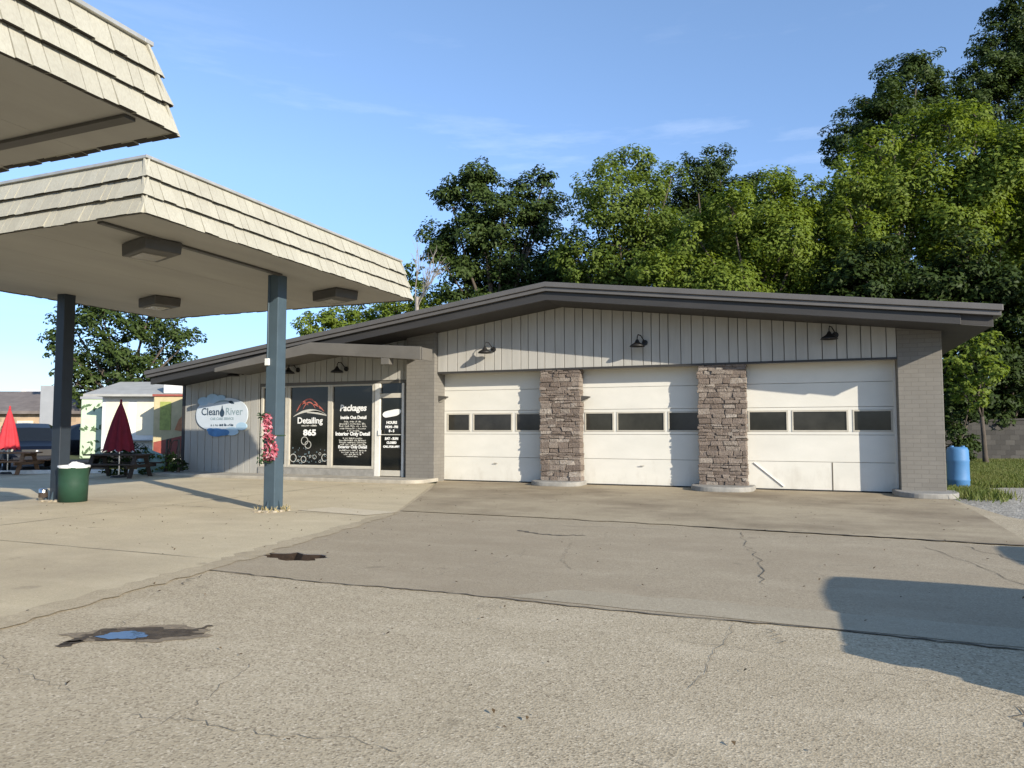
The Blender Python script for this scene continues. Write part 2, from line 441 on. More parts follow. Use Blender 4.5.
# thin cirrus and low cumulus puffs on the sky
sx = nt.nodes.new('ShaderNodeSeparateXYZ'); L(nt, tc.outputs['Generated'], sx.inputs[0])
ci = noise(nt, tc.outputs['Generated'], 2.6, 9, .62, (1.0, .55, 5.5))
cm = ramp(nt, ci, [(.57, (0, 0, 0)), (.82, (.20, .20, .20))])
band = ramp(nt, sx.outputs[2], [(.02, (0, 0, 0)), (.2, (1, 1, 1)), (.36, (1, 1, 1)), (.5, (.15, .15, .15))])
mm = nt.nodes.new('ShaderNodeMath'); mm.operation = 'MULTIPLY'; L(nt, cm, mm.inputs[0]); L(nt, band, mm.inputs[1])
cu = noise(nt, tc.outputs['Generated'], 9, 8, .6, (1, 1, 2.6))
lowb = ramp(nt, sx.outputs[2], [(.0, (1, 1, 1)), (.05, (.4, .4, .4)), (.09, (0, 0, 0))])
cum = ramp(nt, cu, [(.42, (0, 0, 0)), (.60, (.85, .85, .85))])
m2 = nt.nodes.new('ShaderNodeMath'); m2.operation = 'MULTIPLY'; L(nt, cum, m2.inputs[0]); L(nt, lowb, m2.inputs[1])
mx = nt.nodes.new('ShaderNodeMath'); mx.operation = 'MAXIMUM'; L(nt, mm.outputs[0], mx.inputs[0]); L(nt, m2.outputs[0], mx.inputs[1])
csky = mixc(nt, mx.outputs[0], sky.outputs[0], (9.2, 8.6, 7.6))
tint = ramp(nt, sx.outputs[2], [(0, (.42, .50, .73)), (.10, (.49, .60, .87)), (.32, (.80, .88, 1.05)), (.7, (1.04, 1.09, 1.15))])
csky = mixc(nt, 1.0, csky, tint, 'MULTIPLY')
L(nt, csky, bg.inputs['Color']); bg.inputs['Strength'].default_value = .15
SC.view_settings.view_transform = 'Standard'; SC.view_settings.look = 'None'
SC.view_settings.exposure = .66; SC.view_settings.gamma = 1

# ------------------------------------------------------------------ positions from the picture
def at(px, d):
    r = (px - 512) / F * d
    return (r * math.cos(TH) - d * math.sin(TH), r * math.sin(TH) + d * math.cos(TH))
def zz(py, d): return CH + (430 - py) / F * d

# ------------------------------------------------------------------ ground
def sheet(name, loops, z, m, kind='structure'):
    pts = [[Vector((x, y, 0)) for x, y in lp] for lp in loops]
    tri = tessellate_polygon(pts)
    flat = [p for lp in loops for p in lp]
    mb = MB(); mb.v = [(x, y, z) for x, y in flat]; mb.f = [tuple(t) for t in tri]
    o = mb.build(name, m)
    for p in o.data.polygons:
        if p.normal.z < 0: p.flip()
    o['kind'] = kind
    return o
def jag(a, b, n, amp, rng):
    out = []
    for i in range(n):
        t = i / n
        x = a[0] + (b[0] - a[0]) * t; y = a[1] + (b[1] - a[1]) * t
        d = math.hypot(b[0] - a[0], b[1] - a[1]); nx, ny = -(b[1] - a[1]) / d, (b[0] - a[0]) / d
        k = rng.uniform(-amp, amp) if 0 < i else 0
        out.append((x + nx * k, y + ny * k))
    return out
rng = random.Random(3)
sheet('ground', [[(-600, -600), (600, -600), (600, 600), (-600, 600)], [(-22, -20), (10, -20), (10, 15), (-22, 15)][::-1]], -.03, MAT['lawn'])
# broken hole outline at the pothole
hole = []
for k in range(22):
    t = 2 * math.pi * k / 22
    r = 1 + rng.uniform(-.3, .22)
    hole.append((-5.70 + .42 * math.cos(t) * r, 7.28 + .25 * math.sin(t) * r))
lot = [(24, -28), (24, 12.6), (4.2, 12.9), (3.1, 15.2), (2.75, 18.6), (-23.6, 18.6), (-24.4, 18.0), (-26.6, 16.3), (-40, 4), (-40, -28)]
sheet('asphalt_lot', [lot, hole[::-1]], 0.0, MAT['asphalt'])
sheet('far_road', [[(-600, -40), (-40.5, 3.5), (-26.8, 16.6), (-24.5, 18.4), (-23.6, 18.9), (-24, 20), (-34, 27), (-600, 40)]], -.02, MAT['road'])
# bowl of the pothole
mb = MB()
rim = [(x, y, -.001) for x, y in hole]; mid = [(-5.70 + (x + 5.62) * .93, 7.28 + (y - 7.28) * .93, -.13) for x, y in hole]
low = [(-5.70 + (x + 5.62) * .6, 7.28 + (y - 7.28) * .6, -.2) for x, y in hole]
n = len(hole)
mb.raw(rim + mid + low + [(-5.70, 7.28, -.21)], [(i, (i + 1) % n, n + (i + 1) % n, n + i) for i in range(n)] + [(n + i, n + (i + 1) % n, 2 * n + (i + 1) % n, 2 * n + i) for i in range(n)] + [(2 * n + i, 2 * n + (i + 1) % n, 3 * n) for i in range(n)])
mb.build('pothole', MAT['rust'])['kind'] = 'structure'
# smoother asphalt between the seam and the apron, with the same hole
seam = [(-6.1, 6.22), (-4.6, 6.14), (-3.2, 6.2), (-1.6, 6.1), (0, 6.16), (1.4, 6.06), (4, 6.0), (8, 5.9)]
seamj = []
for i in range(len(seam) - 1): seamj += jag(seam[i], seam[i + 1], 10, .02, rng)
seamj += [(8, 5.9)]
edge_l = jag((-7.05, 11.9), (-6.1, 6.22), 24, .05, rng)
sheet('asphalt_overlay', [seamj + [(8, 11.0), (4.2, 12.88)] + jag((2.7, 11.3), (-1.8, 11.75), 24, .05, rng) + [(-1.8, 11.75), (-4.4, 11.95)] + edge_l, hole[::-1]], .004, MAT['asphalt2'])
# tan concrete under the canopies
pad_r = jag((-5.75, 3.2), (-6.15, 6.2), 16, .04, rng) + jag((-6.15, 6.2), (-7.1, 11.9), 24, .05, rng)
sheet('concrete_pad', [[(-22, -12), (-5.4, -12)] + jag((-5.4, -12), (-5.75, 3.2), 12, .05, rng) + pad_r + [(-7.1, 11.9), (-9.8, 18.4), (-19, 18.4), (-24, 17.5), (-22.5, 12)]], .008, MAT['concrete'])
sheet('garage_apron', [[(-7.08, 12.0), (-4.4, 12.0)] + jag((-4.4, 12.0), (-1.8, 11.8), 12, .05, rng) + jag((-1.8, 11.8), (2.62, 11.42), 24, .03, rng) + [(2.62, 11.42), (2.74, 16), (2.76, 19.9), (-10.4, 19.9), (-9.7, 18.3), (-9.1, 17)]], .012, MAT['apron'])
sheet('worn_margin', [jag((-5.62, 3.2), (-6.0, 6.2), 26, .05, rng) + jag((-6.0, 6.2), (-6.9, 11.6), 40, .07, rng) + [(-6.9, 11.6), (-7.1, 11.6)] + jag((-7.12, 11.5), (-6.3, 6.2), 40, .07, rng) + jag((-6.3, 6.2), (-5.95, 3.2), 26, .06, rng)], .0102, MAT['margin'])
sheet('concrete_patch', [[(-8.9, 11.35), (-7.25, 11.1), (-7.0, 11.75), (-8.6, 12.05)]], .016, MAT['concrete_light'])
sheet('gravel', [[(2.78, 12.9)] + [(4.2, 12.86), (24, 12.6), (26, 24), (9, 24.5), (4.6, 22.9), (3.0, 21.2), (2.78, 19)]], -.008, MAT['gravel'])
mb = MB()
curb = [(-48, -2.5), (-36, 7.8), (-26.9, 15.9), (-25.2, 17.4), (-23.4, 18.6), (-21.5, 19.3)]
for a, b in zip(curb, curb[1:]): mb.bar((a[0], a[1], .02), (b[0], b[1], .02), .16, .2)
mb.build('kerb', MAT['kerb'], bevel=.02)['kind'] = 'structure'

def ribbon(name, pts, w, z, m, amp, seed, n=8):
    r = random.Random(seed); mb = MB(); path = []
    for a, b in zip(pts, pts[1:]): path += jag(a, b, n, amp, r)
    path.append(pts[-1]); prev = None
    for i, p in enumerate(path):
        q = path[min(i + 1, len(path) - 1)]; o = path[max(i - 1, 0)]
        dx, dy = q[0] - o[0], q[1] - o[1]; d = math.hypot(dx, dy) or 1
        ww = w * r.uniform(.25, 1.0) / 2
        if i in (0, len(path) - 1): ww *= .2
        l = (p[0] - dy / d * ww, p[1] + dx / d * ww, z); rr = (p[0] + dy / d * ww, p[1] - dx / d * ww, z)
        if prev: mb.poly([prev[1], rr, l, prev[0]])
        prev = (l, rr)
    o = mb.build(name, m); o['kind'] = 'structure'
    for p in o.data.polygons:
        if p.normal.z < 0: p.flip()
    return o
ribbon('asphalt_seam', seam, .032, .0085, MAT['crack'], .02, 5, 14)
ribbon('apron_joint', [(-1.75, 11.77), (-.2, 11.66), (1.2, 11.55), (2.6, 11.42)], .07, .0165, MAT['crack'], .03, 6, 12)
for i, c in enumerate([[(-1.05, 11.5), (-.85, 10.2), (-.62, 9.2), (-.45, 7.6)], [(1.3, 10.9), (1.75, 9.2), (2.1, 7.4)], [(1.75, 11.2), (2.4, 9.5)], [(.95, 4.9), (1.0, 4.3), (1.35, 3.6)],
                       [(-.35, 6.0), (-.2, 5.6)], [(-1.1, 2.3), (-.85, 2.75)], [(-1.9, 11.3), (-4.2, 11.1)], [(-5.9, 6.0), (-5.7, 5.5)], [(-4.1, 10.4), (-3.6, 10.1), (-3.0, 10.2)]]):
    ribbon('pavement_crack', c, .013 if i != 8 else .09, .0088 if i not in (3, 5, 7) else .0055, MAT['crack'], .05, 20 + i, 10)
# slab joints across the concrete pad
ribbon('slab_joint', [(-22, 6.9), (-6.3, 6.75)], .018, .0125, MAT['crack'], .008, 40, 30)
ribbon('slab_joint', [(-22, 11.35), (-7.1, 11.1)], .018, .0125, MAT['crack'], .008, 41, 30)
ribbon('slab_joint', [(-11.8, 3), (-11.9, 18)], .03, .0128, MAT['crack'], .008, 42, 30)
mb = MB(); rr = random.Random(77)
for k in range(60):
    t_ = rr.uniform(0, 6.28); q = rr.uniform(.7, 1.12) if k < 44 else rr.uniform(0, .8)
    bx_, by_ = -5.70 + .42 * q * math.cos(t_), 7.28 + .30 * q * math.sin(t_); z0_ = .003 if q > 1.12 else -.16; s_ = rr.uniform(.012, .05)
    if q > .8 and q < 1.15: z0_ = -.08
    mb.hexa([(bx_ + dx * s_ * rr.uniform(.5, 1.2), by_ + dy * s_ * rr.uniform(.5, 1.2), z_) for z_ in (z0_, z0_ + s_ * rr.uniform(.6, 1.6)) for dx, dy in ((-1, -1), (1, -1), (1, 1), (-1, 1))])
mb.build('rubble', MAT['rust'])['kind'] = 'stuff'
bnd = jag((-2.6, 6.24), (9, 5.95), 40, .015, rng) + [(9, 5.95)] + jag((9, 6.75), (-2.2, 6.72), 40, .05, rng) + [(-2.2, 6.72)]
sheet('asphalt_patch', [bnd], .0078, MAT['asphalt3'])
# wet stain with a puddle in it
def blob(cx, cy, rx, ry, rot, n, amp, seed):
    r = random.Random(seed); out = []
    ph = [r.uniform(0, 6.28) for _ in range(4)]
    for k in range(n):
        t = 2 * math.pi * k / n
        q = 1 + amp * (math.sin(3 * t + ph[0]) * .5 + math.sin(7 * t + ph[1]) * .35 + math.sin(13 * t + ph[2]) * .25) + r.uniform(-amp, amp) * .25
        x, y = rx * q * math.cos(t), ry * q * math.sin(t)
        out.append((cx + x * math.cos(rot) - y * math.sin(rot), cy + x * math.sin(rot) + y * math.cos(rot)))
    return out
sheet('wet_patch', [blob(-4.62, 4.12, .40, .17, .42, 60, .22, 3)], .0045, MAT['wet'])
sheet('damp_margin', [blob(-4.6, 4.13, .50, .22, .42, 70, .2, 5)], .0038, MAT['damp'])
sheet('puddle', [blob(-4.68, 4.03, .17, .105, .35, 40, .22, 9)], .009, MAT['water'])
ribbon('wet_trickle', [(-4.95, 4.0), (-4.9, 3.82), (-4.84, 3.66)], .12, .0047, MAT['wet'], .03, 52, 8)
ribbon('wet_trickle', [(-4.36, 4.25), (-4.3, 4.4), (-4.32, 4.5)], .07, .0047, MAT['wet'], .02, 53, 6)

# ------------------------------------------------------------------ building
RIDGE = -6.28; ZP = 5.27
def roofz(x): return ZP - (.1226 * (x - RIDGE) if x > RIDGE else .137 * (RIDGE - x))
RX0, RX1 = -20.08, 3.69
bld = thing('garage_building', 'low grey service garage with three white roll-up doors, stone pillars and a glazed shop entrance', 'garage building', (-8.5, 19.3, 0))
DY = 19.65; FY = 19.17; SY = 19.2; BY = 31.0; GYF = 19.2
WZ = .41      # roof top to soffit
def sof(x): return roofz(x) - WZ
# shell: rear and side walls plus the wall over the doors, one mesh
mb = MB()
mb.hexa([(2.6, FY + .3, 0), (2.79, FY + .3, 0), (2.79, BY, 0), (2.6, BY, 0), (2.6, FY + .3, sof(2.6)), (2.79, FY + .3, sof(2.79)), (2.79, BY, sof(2.79)), (2.6, BY, sof(2.6))])
mb.hexa([(-19.8, SY + .12, 0), (-19.6, SY + .12, 0), (-19.6, BY, 0), (-19.8, BY, 0), (-19.8, SY + .12, sof(-19.8)), (-19.6, SY + .12, sof(-19.6)), (-19.6, BY, sof(-19.6)), (-19.8, BY, sof(-19.8))])
mb.prism_y([(-19.8, 0), (2.79, 0), (2.79, sof(2.79)), (RIDGE, sof(RIDGE)), (-19.8, sof(-19.8))], BY, BY + .2)
# inner wall behind doors (dark interior kept closed)
mb.box(-10.1, 1.85, DY + .14, DY + .3, 2.9, 3.5)
mb.build('wall', MAT['brick'], bld)
def pil(x0, x1, f, name='brick_pilaster'):
    m_ = MB(); m_.hexa([(x0, f, 0), (x1, f, 0), (x1, f + .9, 0), (x0, f + .9, 0), (x0, f, sof(x0) + .02), (x1, f, sof(x1) + .02), (x1, f + .9, sof(x1) + .02), (x0, f + .9, sof(x0) + .02)])
    return m_.build(name, MAT['brick'], bld, bevel=.01)
pil(1.86, 2.77, FY); pil(-11.06, -10.12, 19.0)
# siding band over the doors: separate boards
def boards(x0, x1, zb, y, th, mat, name, seed, zt=None, parent=bld, wmin=.2, wmax=.34):
    r = random.Random(seed); mb = MB(); x = x0
    while x < x1 - .02:
        ww = min(r.choice([.22, .27, .3, .32]) , x1 - x)
        a, b = x + .009, x + ww - .009
        if b > a + .01:
            za, zb_ = (sof(a) + .01, sof(b) + .01) if zt is None else (zt, zt)
            d = r.uniform(0, .004)
            mb.hexa([(a, y - d, zb), (b, y - d, zb), (b, y + th, zb), (a, y + th, zb), (a, y - d, za), (b, y - d, zb_), (b, y + th, zb_), (a, y + th, za)])
        x += ww
    return mb.build(name, mat, parent, bevel=.004, seg=1)
boards(-10.115, 1.855, 3.19, GYF - .02, .03, MAT['siding'], 'siding', 11)
mb = MB(); xs = [-10.30, RIDGE, 1.90]
mb.prism_y([(-10.115, 3.20), (1.855, 3.20), (1.855, sof(1.9)), (RIDGE, sof(RIDGE)), (-10.115, sof(-10.3))], GYF + .012, GYF + .10)
mb.build('siding_backing', MAT['siding_back'], bld)
mb = MB(); mb.box(-10.115, 1.855, GYF - .035, GYF + .06, 3.14, 3.188); mb.build('siding_trim', MAT['fascia'], bld)
mb = MB(); mb.box(-10.115, 1.855, GYF + .062, DY + .1, 3.15, 3.26); mb.build('door_head_soffit', MAT['siding'], bld)
# stone pillars
def stone(x0, x1, seed):
    r = random.Random(seed); mb = MB(); z = .12
    while z < 3.13:
        h = min(r.choice([.05, .06, .08, .09, .11, .14]) * r.uniform(.85, 1.15), 3.155 - z)
        if h < .03: break
        x = x0 + r.uniform(-.02, .01)
        while x < x1 - .03:
            ww = min(r.uniform(.08, .30) + h * .6, x1 + r.uniform(-.01, .02) - x)
            if x1 - (x + ww) < .1: ww = x1 + r.uniform(-.015, .02) - x
            d = r.uniform(0, .026); g = .002
            p = []
            for (yy, zt) in ((0, z + g), (0, z + h - g)):
                pass
            jj = lambda a=.02: r.uniform(-a, a)
            f = FY + .03 - d
            a, b, lo, hi = x + g, x + ww - g, z + g, z + h - g
            yb = FY + .38
            mb.hexa([(a + jj(), f + jj(), lo + jj(.014)), (b + jj(), f + jj(), lo + jj(.014)), (b, yb, lo), (a, yb, lo), (a + jj(), f + jj(), hi + jj(.014)), (b + jj(), f + jj(), hi + jj(.014)), (b, yb, hi), (a, yb, hi)], r.random())
            x += ww
        z += h
    o = mb.build('stone_pillar', MAT['stone'], bld)
    bv = o.modifiers.new('bevel', 'BEVEL'); bv.width = .016; bv.segments = 2
    core = MB(); core.box(x0 + .03, x1 - .03, FY + .05, FY + .37, .1, 3.16); core.build('pillar_core', MAT['mortar'], o)
    return o
COLS = [(-6.94, -5.80), (-2.68, -1.51)]
stone(*COLS[0], 101); stone(*COLS[1], 202)
# rounded concrete plinths
def plinth(x0, x1, yf, h=.13):
    cx = (x0 + x1) / 2; rx = (x1 - x0) / 2; out = [(x1, FY + .4)]
    for k in range(0, 25):
        t = -math.pi * k / 24
        q = abs(math.cos(t)) ** .75 * (1 if math.cos(t) >= 0 else -1)
        s_ = abs(math.sin(t)) ** .75
        out.append((cx + rx * q, FY + .05 - s_ * (FY + .05 - yf)))
    out.append((x0, FY + .4))
    mb = MB(); mb.prism(out[::-1], 0, h)
    return mb.build('plinth', MAT['plinth'], bld, bevel=.025)
plinth(-7.14, -5.72, 18.62); plinth(-2.86, -1.34, 18.42); plinth(1.70, 2.98, 18.3)
# roof: slab, two-step fascia
def roofbar(y0, y1, top, bot, xa, xb, name, m, bev=.01):
    mb = MB()
    ptsT = [(xa, roofz(xa) - top), (RIDGE, ZP - top), (xb, roofz(xb) - top)]
    ptsB = [(xb, roofz(xb) - bot), (RIDGE, ZP - bot), (xa, roofz(xa) - bot)]
    mb.prism_y((ptsB + ptsT)[::-1], y0, y1)
    return mb.build(name, m, bld, bevel=bev)
roofbar(17.90, BY + .8, .05, WZ, RX0 + .2, 3.54, 'soffit', MAT['soffit'])
roofbar(17.75, BY + .9, 0.0, .045, RX0 + .02, RX1 - .02, 'roof', MAT['roof'])
roofbar(17.72, 17.88, -.03, .10, RX0, RX1, 'gutter', MAT['gutter'], .012)
roofbar(17.77, 17.885, .104, .20, RX0 + .03, RX1 - .03, 'gutter_face', MAT['gutter'], .006)
roofbar(17.86, 17.96, .204, WZ + .012, RX0 + .15, 2.95, 'fascia', MAT['fascia'], .008)
mb = MB()   # right-hand rake boards, running back along the overhang
mb.box(3.545, 3.68, 17.895, BY + .9, roofz(3.7) - .19, roofz(3.7) - .05)
mb.build('gutter_return', MAT['gutter'], bld)
mb = MB()
mb.hexa([(2.955, 17.905, sof(2.955) - .01), (3.54, 17.905, sof(3.61) - .005), (3.54, 17.98, sof(3.61) - .005), (2.955, 17.98, sof(2.955) - .01), (2.955, 17.905, sof(2.955) + .09), (3.54, 17.905, sof(3.61) + .13), (3.54, 17.98, sof(3.61) + .13), (2.955, 17.98, sof(2.955) + .09)])
mb.build('rake_board', MAT['gutter'], bld, bevel=.006)

# garage doors
def garage_door(x0, x1, wins, extra=False):
    d = MB(); z0, z1 = .015, 3.3
    zs = [.015, .72, 1.38, 2.06, 2.66, 3.3]
    for a, b in zip(zs, zs[1:]):
        if a == 1.38: continue
        d.box(x0, x1, DY, DY + .05, a + .004, b - .004)
    # window section rails and stiles
    d.box(x0, x1, DY, DY + .05, 1.384, 1.46); d.box(x0, x1, DY, DY + .05, 1.985, 2.056)
    ed = [x0] + [v for w_ in wins for v in w_] + [x1]
    for i in range(0, len(ed), 2): d.box(ed[i], ed[i + 1], DY, DY + .05, 1.46, 1.985)
    door = d.build('garage_door', MAT['door_white'], bld, bevel=.006)
    g = MB(); g.box(x0 + .01, x1 - .01, DY + .02, DY + .06, .02, 3.29); g.v = g.v
    for (a, b) in wins:
        fr = MB(); t = .035
        fr.box(a, b, DY - .012, DY + .03, 1.46, 1.46 + t); fr.box(a, b, DY - .012, DY + .03, 1.985 - t, 1.985)
        fr.box(a, a + t, DY - .012, DY + .03, 1.46 + t, 1.985 - t); fr.box(b - t, b, DY - .012, DY + .03, 1.46 + t, 1.985 - t)
        fr.build('window_frame', MAT['frame_beige'], door)
        p = MB(); p.box(a + t, b - t, DY + .012, DY + .028, 1.46 + t, 1.985 - t); p.build('window_pane', MAT['garage_glass'], door)
    bk = MB(); bk.box(x0, x1, DY + .062, DY + .08, .02, 3.29); bk.build('door_seam', MAT['door_gap'], door)
    bs = MB(); bs.box(x0, x1, DY - .012, DY + .05, .0, .045); bs.build('bottom_seal', MAT['rubber'], door)
    if extra:
        e = MB(); e.bar((x0 + .25, DY - .006, .68), (x0 + .95, DY - .006, .10), .012, .05, (0, 1, 0)); e.build('patch_strip', MAT['white'], door)
        e = MB(); e.box(.42, .445, DY - .006, DY, .05, .71); e.build('panel_split', MAT['crack'], door)
    else:
        e = MB(); e.tube([(x0 + (x1 - x0) * .5 - .06, DY - .04, .55), (x0 + (x1 - x0) * .5 + .06, DY - .04, .55)], .012, 8)
        e.build('lift_handle', MAT['frame_beige'], door)
    return door
garage_door(-10.28, -6.62, [(-10.03, -9.28), (-9.19, -7.95), (-7.85, -6.8)])
garage_door(-5.98, -2.45, [(-5.80, -4.98), (-4.90, -3.60), (-3.52, -2.58)])
garage_door(-1.63, 1.83, [(-1.50, -.555), (-.465, .81), (.91, 1.77)], True)
for x, y0_ in ((-10.33, .06), (-6.03, .06), (-1.68, .06), (1.806, .06), (-6.78, .01), (-2.56, .01)):
    mb = MB(); mb.box(x, x + .05, DY - y0_, DY + .09, 0, 3.16); mb.build('door_jamb', MAT['frame_white'], bld, bevel=.005)
mb = MB(); mb.box(-11.0, -10.10, 19.76, 19.9, 0, 3.3); mb.build('inner_wall', MAT['brick'], bld)

# shop front
WX = [(-16.48, -15.53), (-15.42, -13.90), (-13.80, -12.29)]; DX = (-12.10, -11.27)
ZS, ZH = .35, 2.90
boards(-19.78, -16.60, .10, SY - .015, .03, MAT['grey_board'], 'shop_siding', 21)
mb = MB(); mb.hexa([(-19.78, SY + .018, 0), (-16.60, SY + .018, 0), (-16.60, SY + .12, 0), (-19.78, SY + .12, 0), (-19.78, SY + .018, sof(-19.78)), (-16.60, SY + .018, sof(-16.6)), (-16.60, SY + .12, sof(-16.6)), (-19.78, SY + .12, sof(-19.78))])
mb.build('siding_backing', MAT['siding_back'], bld)
boards(-16.60, -11.065, ZH + .1, SY - .015, .03, MAT['grey_board'], 'shop_siding', 22)
mb = MB(); mb.hexa([(-16.595, SY + .018, ZH + .06), (-11.07, SY + .018, ZH + .06), (-11.07, SY + .12, ZH + .06), (-16.595, SY + .12, ZH + .06), (-16.595, SY + .018, sof(-16.6)), (-11.07, SY + .018, sof(-11.07)), (-11.07, SY + .12, sof(-11.07)), (-16.595, SY + .12, sof(-16.6))])
mb.build('siding_backing', MAT['siding_back'], bld)
mb = MB(); mb.box(-19.9, -19.785, SY - .03, SY + .12, 0, sof(-19.8)); mb.build('corner_board', MAT['fascia'], bld)
mb = MB(); mb.box(-16.60, -12.22, SY - .06, SY + .1, .0, ZS - .03); mb.build('window_base_wall', MAT['plinth'], bld, bevel=.01)
mb = MB(); mb.box(-11.21, -11.065, SY - .01, SY + .1, 0, ZH - .002); mb.build('end_wall', MAT['porch'], bld)
mb = MB(); mb.box(-16.60, -11.065, SY - .02, SY + .1, ZH, ZH + .08); mb.build('window_head_trim', MAT['porch'], bld)

def text(body, size, x, y, z, m, parent, name='lettering', bold=0.0, wscale=1.0, shear=0.0):
    cu = bpy.data.curves.new(name, 'FONT'); cu.body = body; cu.size = size; cu.align_x = 'CENTER'; cu.align_y = 'CENTER'
    cu.extrude = .0015; cu.offset = bold; cu.shear = shear; cu.resolution_u = 3
    o = bpy.data.objects.new(name, cu); COL.objects.link(o)
    bpy.context.view_layer.update()
    me = bpy.data.meshes.new_from_object(o.evaluated_get(bpy.context.evaluated_depsgraph_get()))
    COL.objects.unlink(o); bpy.data.objects.remove(o); bpy.data.curves.remove(cu)
    off = worldloc(parent)
    me.transform(Matrix.Translation(Vector((x, y, z)) - off) @ Matrix.Rotation(math.pi / 2, 4, 'X') @ Matrix.Diagonal((wscale, 1, 1, 1)))
    me.materials.clear(); me.materials.append(m)
    n = bpy.data.objects.new(name, me); COL.objects.link(n); n.parent = parent
    return n
def greek(lines, cx, y, z, lh, m, parent, seed, h=.03):
    """rows of small script strokes for writing too small to read"""
    r = random.Random(seed); mb = MB()
    for i, wd in enumerate(lines):
        x = cx - wd / 2; zz_ = z - i * lh
        while x < cx + wd / 2:
            ww = r.uniform(.02, .05)
            hh = h * r.uniform(.55, 1.0)
            mb.box(x, x + ww * .4, y, y + .003, zz_ - h / 2, zz_ - h / 2 + hh * r.uniform(.8, 1.3))
            mb.box(x + ww * .4, x + ww, y, y + .003, zz_ - h / 2 + r.choice([0, hh * .6]), zz_ - h / 2 + hh * .3 + r.choice([0, hh * .6]))
            x += ww + (.045 if r.random() < .2 else .006)
    return mb.build('small_print', m, parent)
def ring(mb, cx, y, cz, r, w, n=20, a0=0, a1=2 * math.pi, th=.003, sq=1.0):
    for k in range(n):
        t0 = a0 + (a1 - a0) * k / n; t1 = a0 + (a1 - a0) * (k + 1) / n
        P = lambda t, q: (cx + (r + q) * math.cos(t), y, cz + (r + q) * math.sin(t) * sq)
        a, b, c, d = P(t0, -w / 2), P(t1, -w / 2), P(t1, w / 2), P(t0, w / 2)
        bk = lambda p: (p[0], y + th, p[2])
        mb.hexa([a, d, bk(d), bk(a), b, c, bk(c), bk(b)])
def swoosh(mb, pts, w0, y, th=.003):
    n = len(pts)
    for i in range(n - 1):
        def off(k):
            p = pts[k]; q = pts[min(k + 1, n - 1)]; o = pts[max(k - 1, 0)]
            dx, dz = q[0] - o[0], q[1] - o[1]; d = math.hypot(dx, dz) or 1
            ww = w0 * math.sin(math.pi * (k + .3) / (n - .4)) / 2 + .003
            return (p[0] - dz / d * ww, p[1] + dx / d * ww), (p[0] + dz / d * ww, p[1] - dx / d * ww)
        a, b = off(i); c, d = off(i + 1)
        mb.hexa([(b[0], y, b[1]), (d[0], y, d[1]), (d[0], y + th, d[1]), (b[0], y + th, b[1]), (a[0], y, a[1]), (c[0], y, c[1]), (c[0], y + th, c[1]), (a[0], y + th, a[1])])
def arcpts(x0, z0, x1, z1, hgt, n=14):
    return [(x0 + (x1 - x0) * i / n, z0 + (z1 - z0) * i / n + hgt * 4 * (i / n) * (1 - i / n)) for i in range(n + 1)]

GY = SY + .005
panes = []
for i, (a, b) in enumerate(WX):
    fr = MB(); t = .055
    fr.box(a - .05, a + t - .02, SY - .045, SY + .07, ZS, ZH); fr.box(b - t + .02, b + .05 - .003, SY - .045, SY + .07, ZS, ZH)
    fr.box(a + t - .02, b - t + .02, SY - .04, SY + .07, ZS, ZS + .06); fr.box(a + t - .02, b - t + .02, SY - .04, SY + .07, ZH - .05, ZH)
    f = fr.build('shop_window', MAT['frame_beige'], bld, bevel=.006)
    p = MB(); p.box(a + t - .02, b - t + .02, SY + .015, SY + .03, ZS + .06, ZH - .05); p.build('pane', MAT['glass'], f)
    s = MB(); s.box(a - .05, b + .047, SY - .075, SY + .06, ZS - .028, ZS - .002); s.build('sill', MAT['frame_beige'], f, bevel=.004)
    panes.append(f)
YG = SY + .009
# window with the car outline, name, number and bubbles
f = panes[1]; cx = (WX[1][0] + WX[1][1]) / 2
mb = MB()
swoosh(mb, arcpts(cx - .46, 2.12, cx + .40, 2.16, .33), .05, YG)
swoosh(mb, arcpts(cx - .50, 2.08, cx - .05, 2.28, .16), .045, YG)
swoosh(mb, arcpts(cx - .25, 2.16, cx + .22, 2.18, .20), .035, YG)
swoosh(mb, arcpts(cx + .1, 2.3, cx + .55, 2.08, .06), .045, YG)
mb.build('car_outline_logo', MAT['letter_red'], f)
mb = MB()
swoosh(mb, arcpts(cx - .62, 1.92, cx + .66, 1.96, .17), .08, YG)
swoosh(mb, arcpts(cx - .1, 2.04, cx + .66, 1.94, .06), .10, YG)
mb.build('logo_swoosh', MAT['letter_grey'], f)
text('Detailing', .27, cx + .02, YG, 1.79, MAT['letter_white'], f, bold=.006, wscale=1.0)
greek([.6], cx, YG, 1.64, .06, MAT['letter_grey'], f, 3, .05)
text('865', .25, cx + .02, YG, 1.41, MAT['letter_white'], f, 'number_lettering', bold=.012, wscale=1.3)
mb = MB(); r = random.Random(8)
for (bx, bz, br) in [(-.17, 1.16, .125), (-.04, 1.04, .115), (-.60, .62, .12), (-.2, .58, .095), (.22, .66, .065), (.60, .64, .11), (.05, .68, .035), (.42, .76, .04), (-.4, .54, .035), (.42, .52, .035)]:
    ring(mb, cx + bx, YG, bz, br, .020 if br > .09 else .011, 18)
mb.build('bubble_decals', MAT['letter_grey'], f)
mb = MB()
for k in range(46): ring(mb, cx + r.uniform(-.66, .66), YG + .001, r.uniform(.46, .95), r.uniform(.008, .022), .007, 8)
mb.build('small_bubble_decals', MAT['letter_teal'], f)
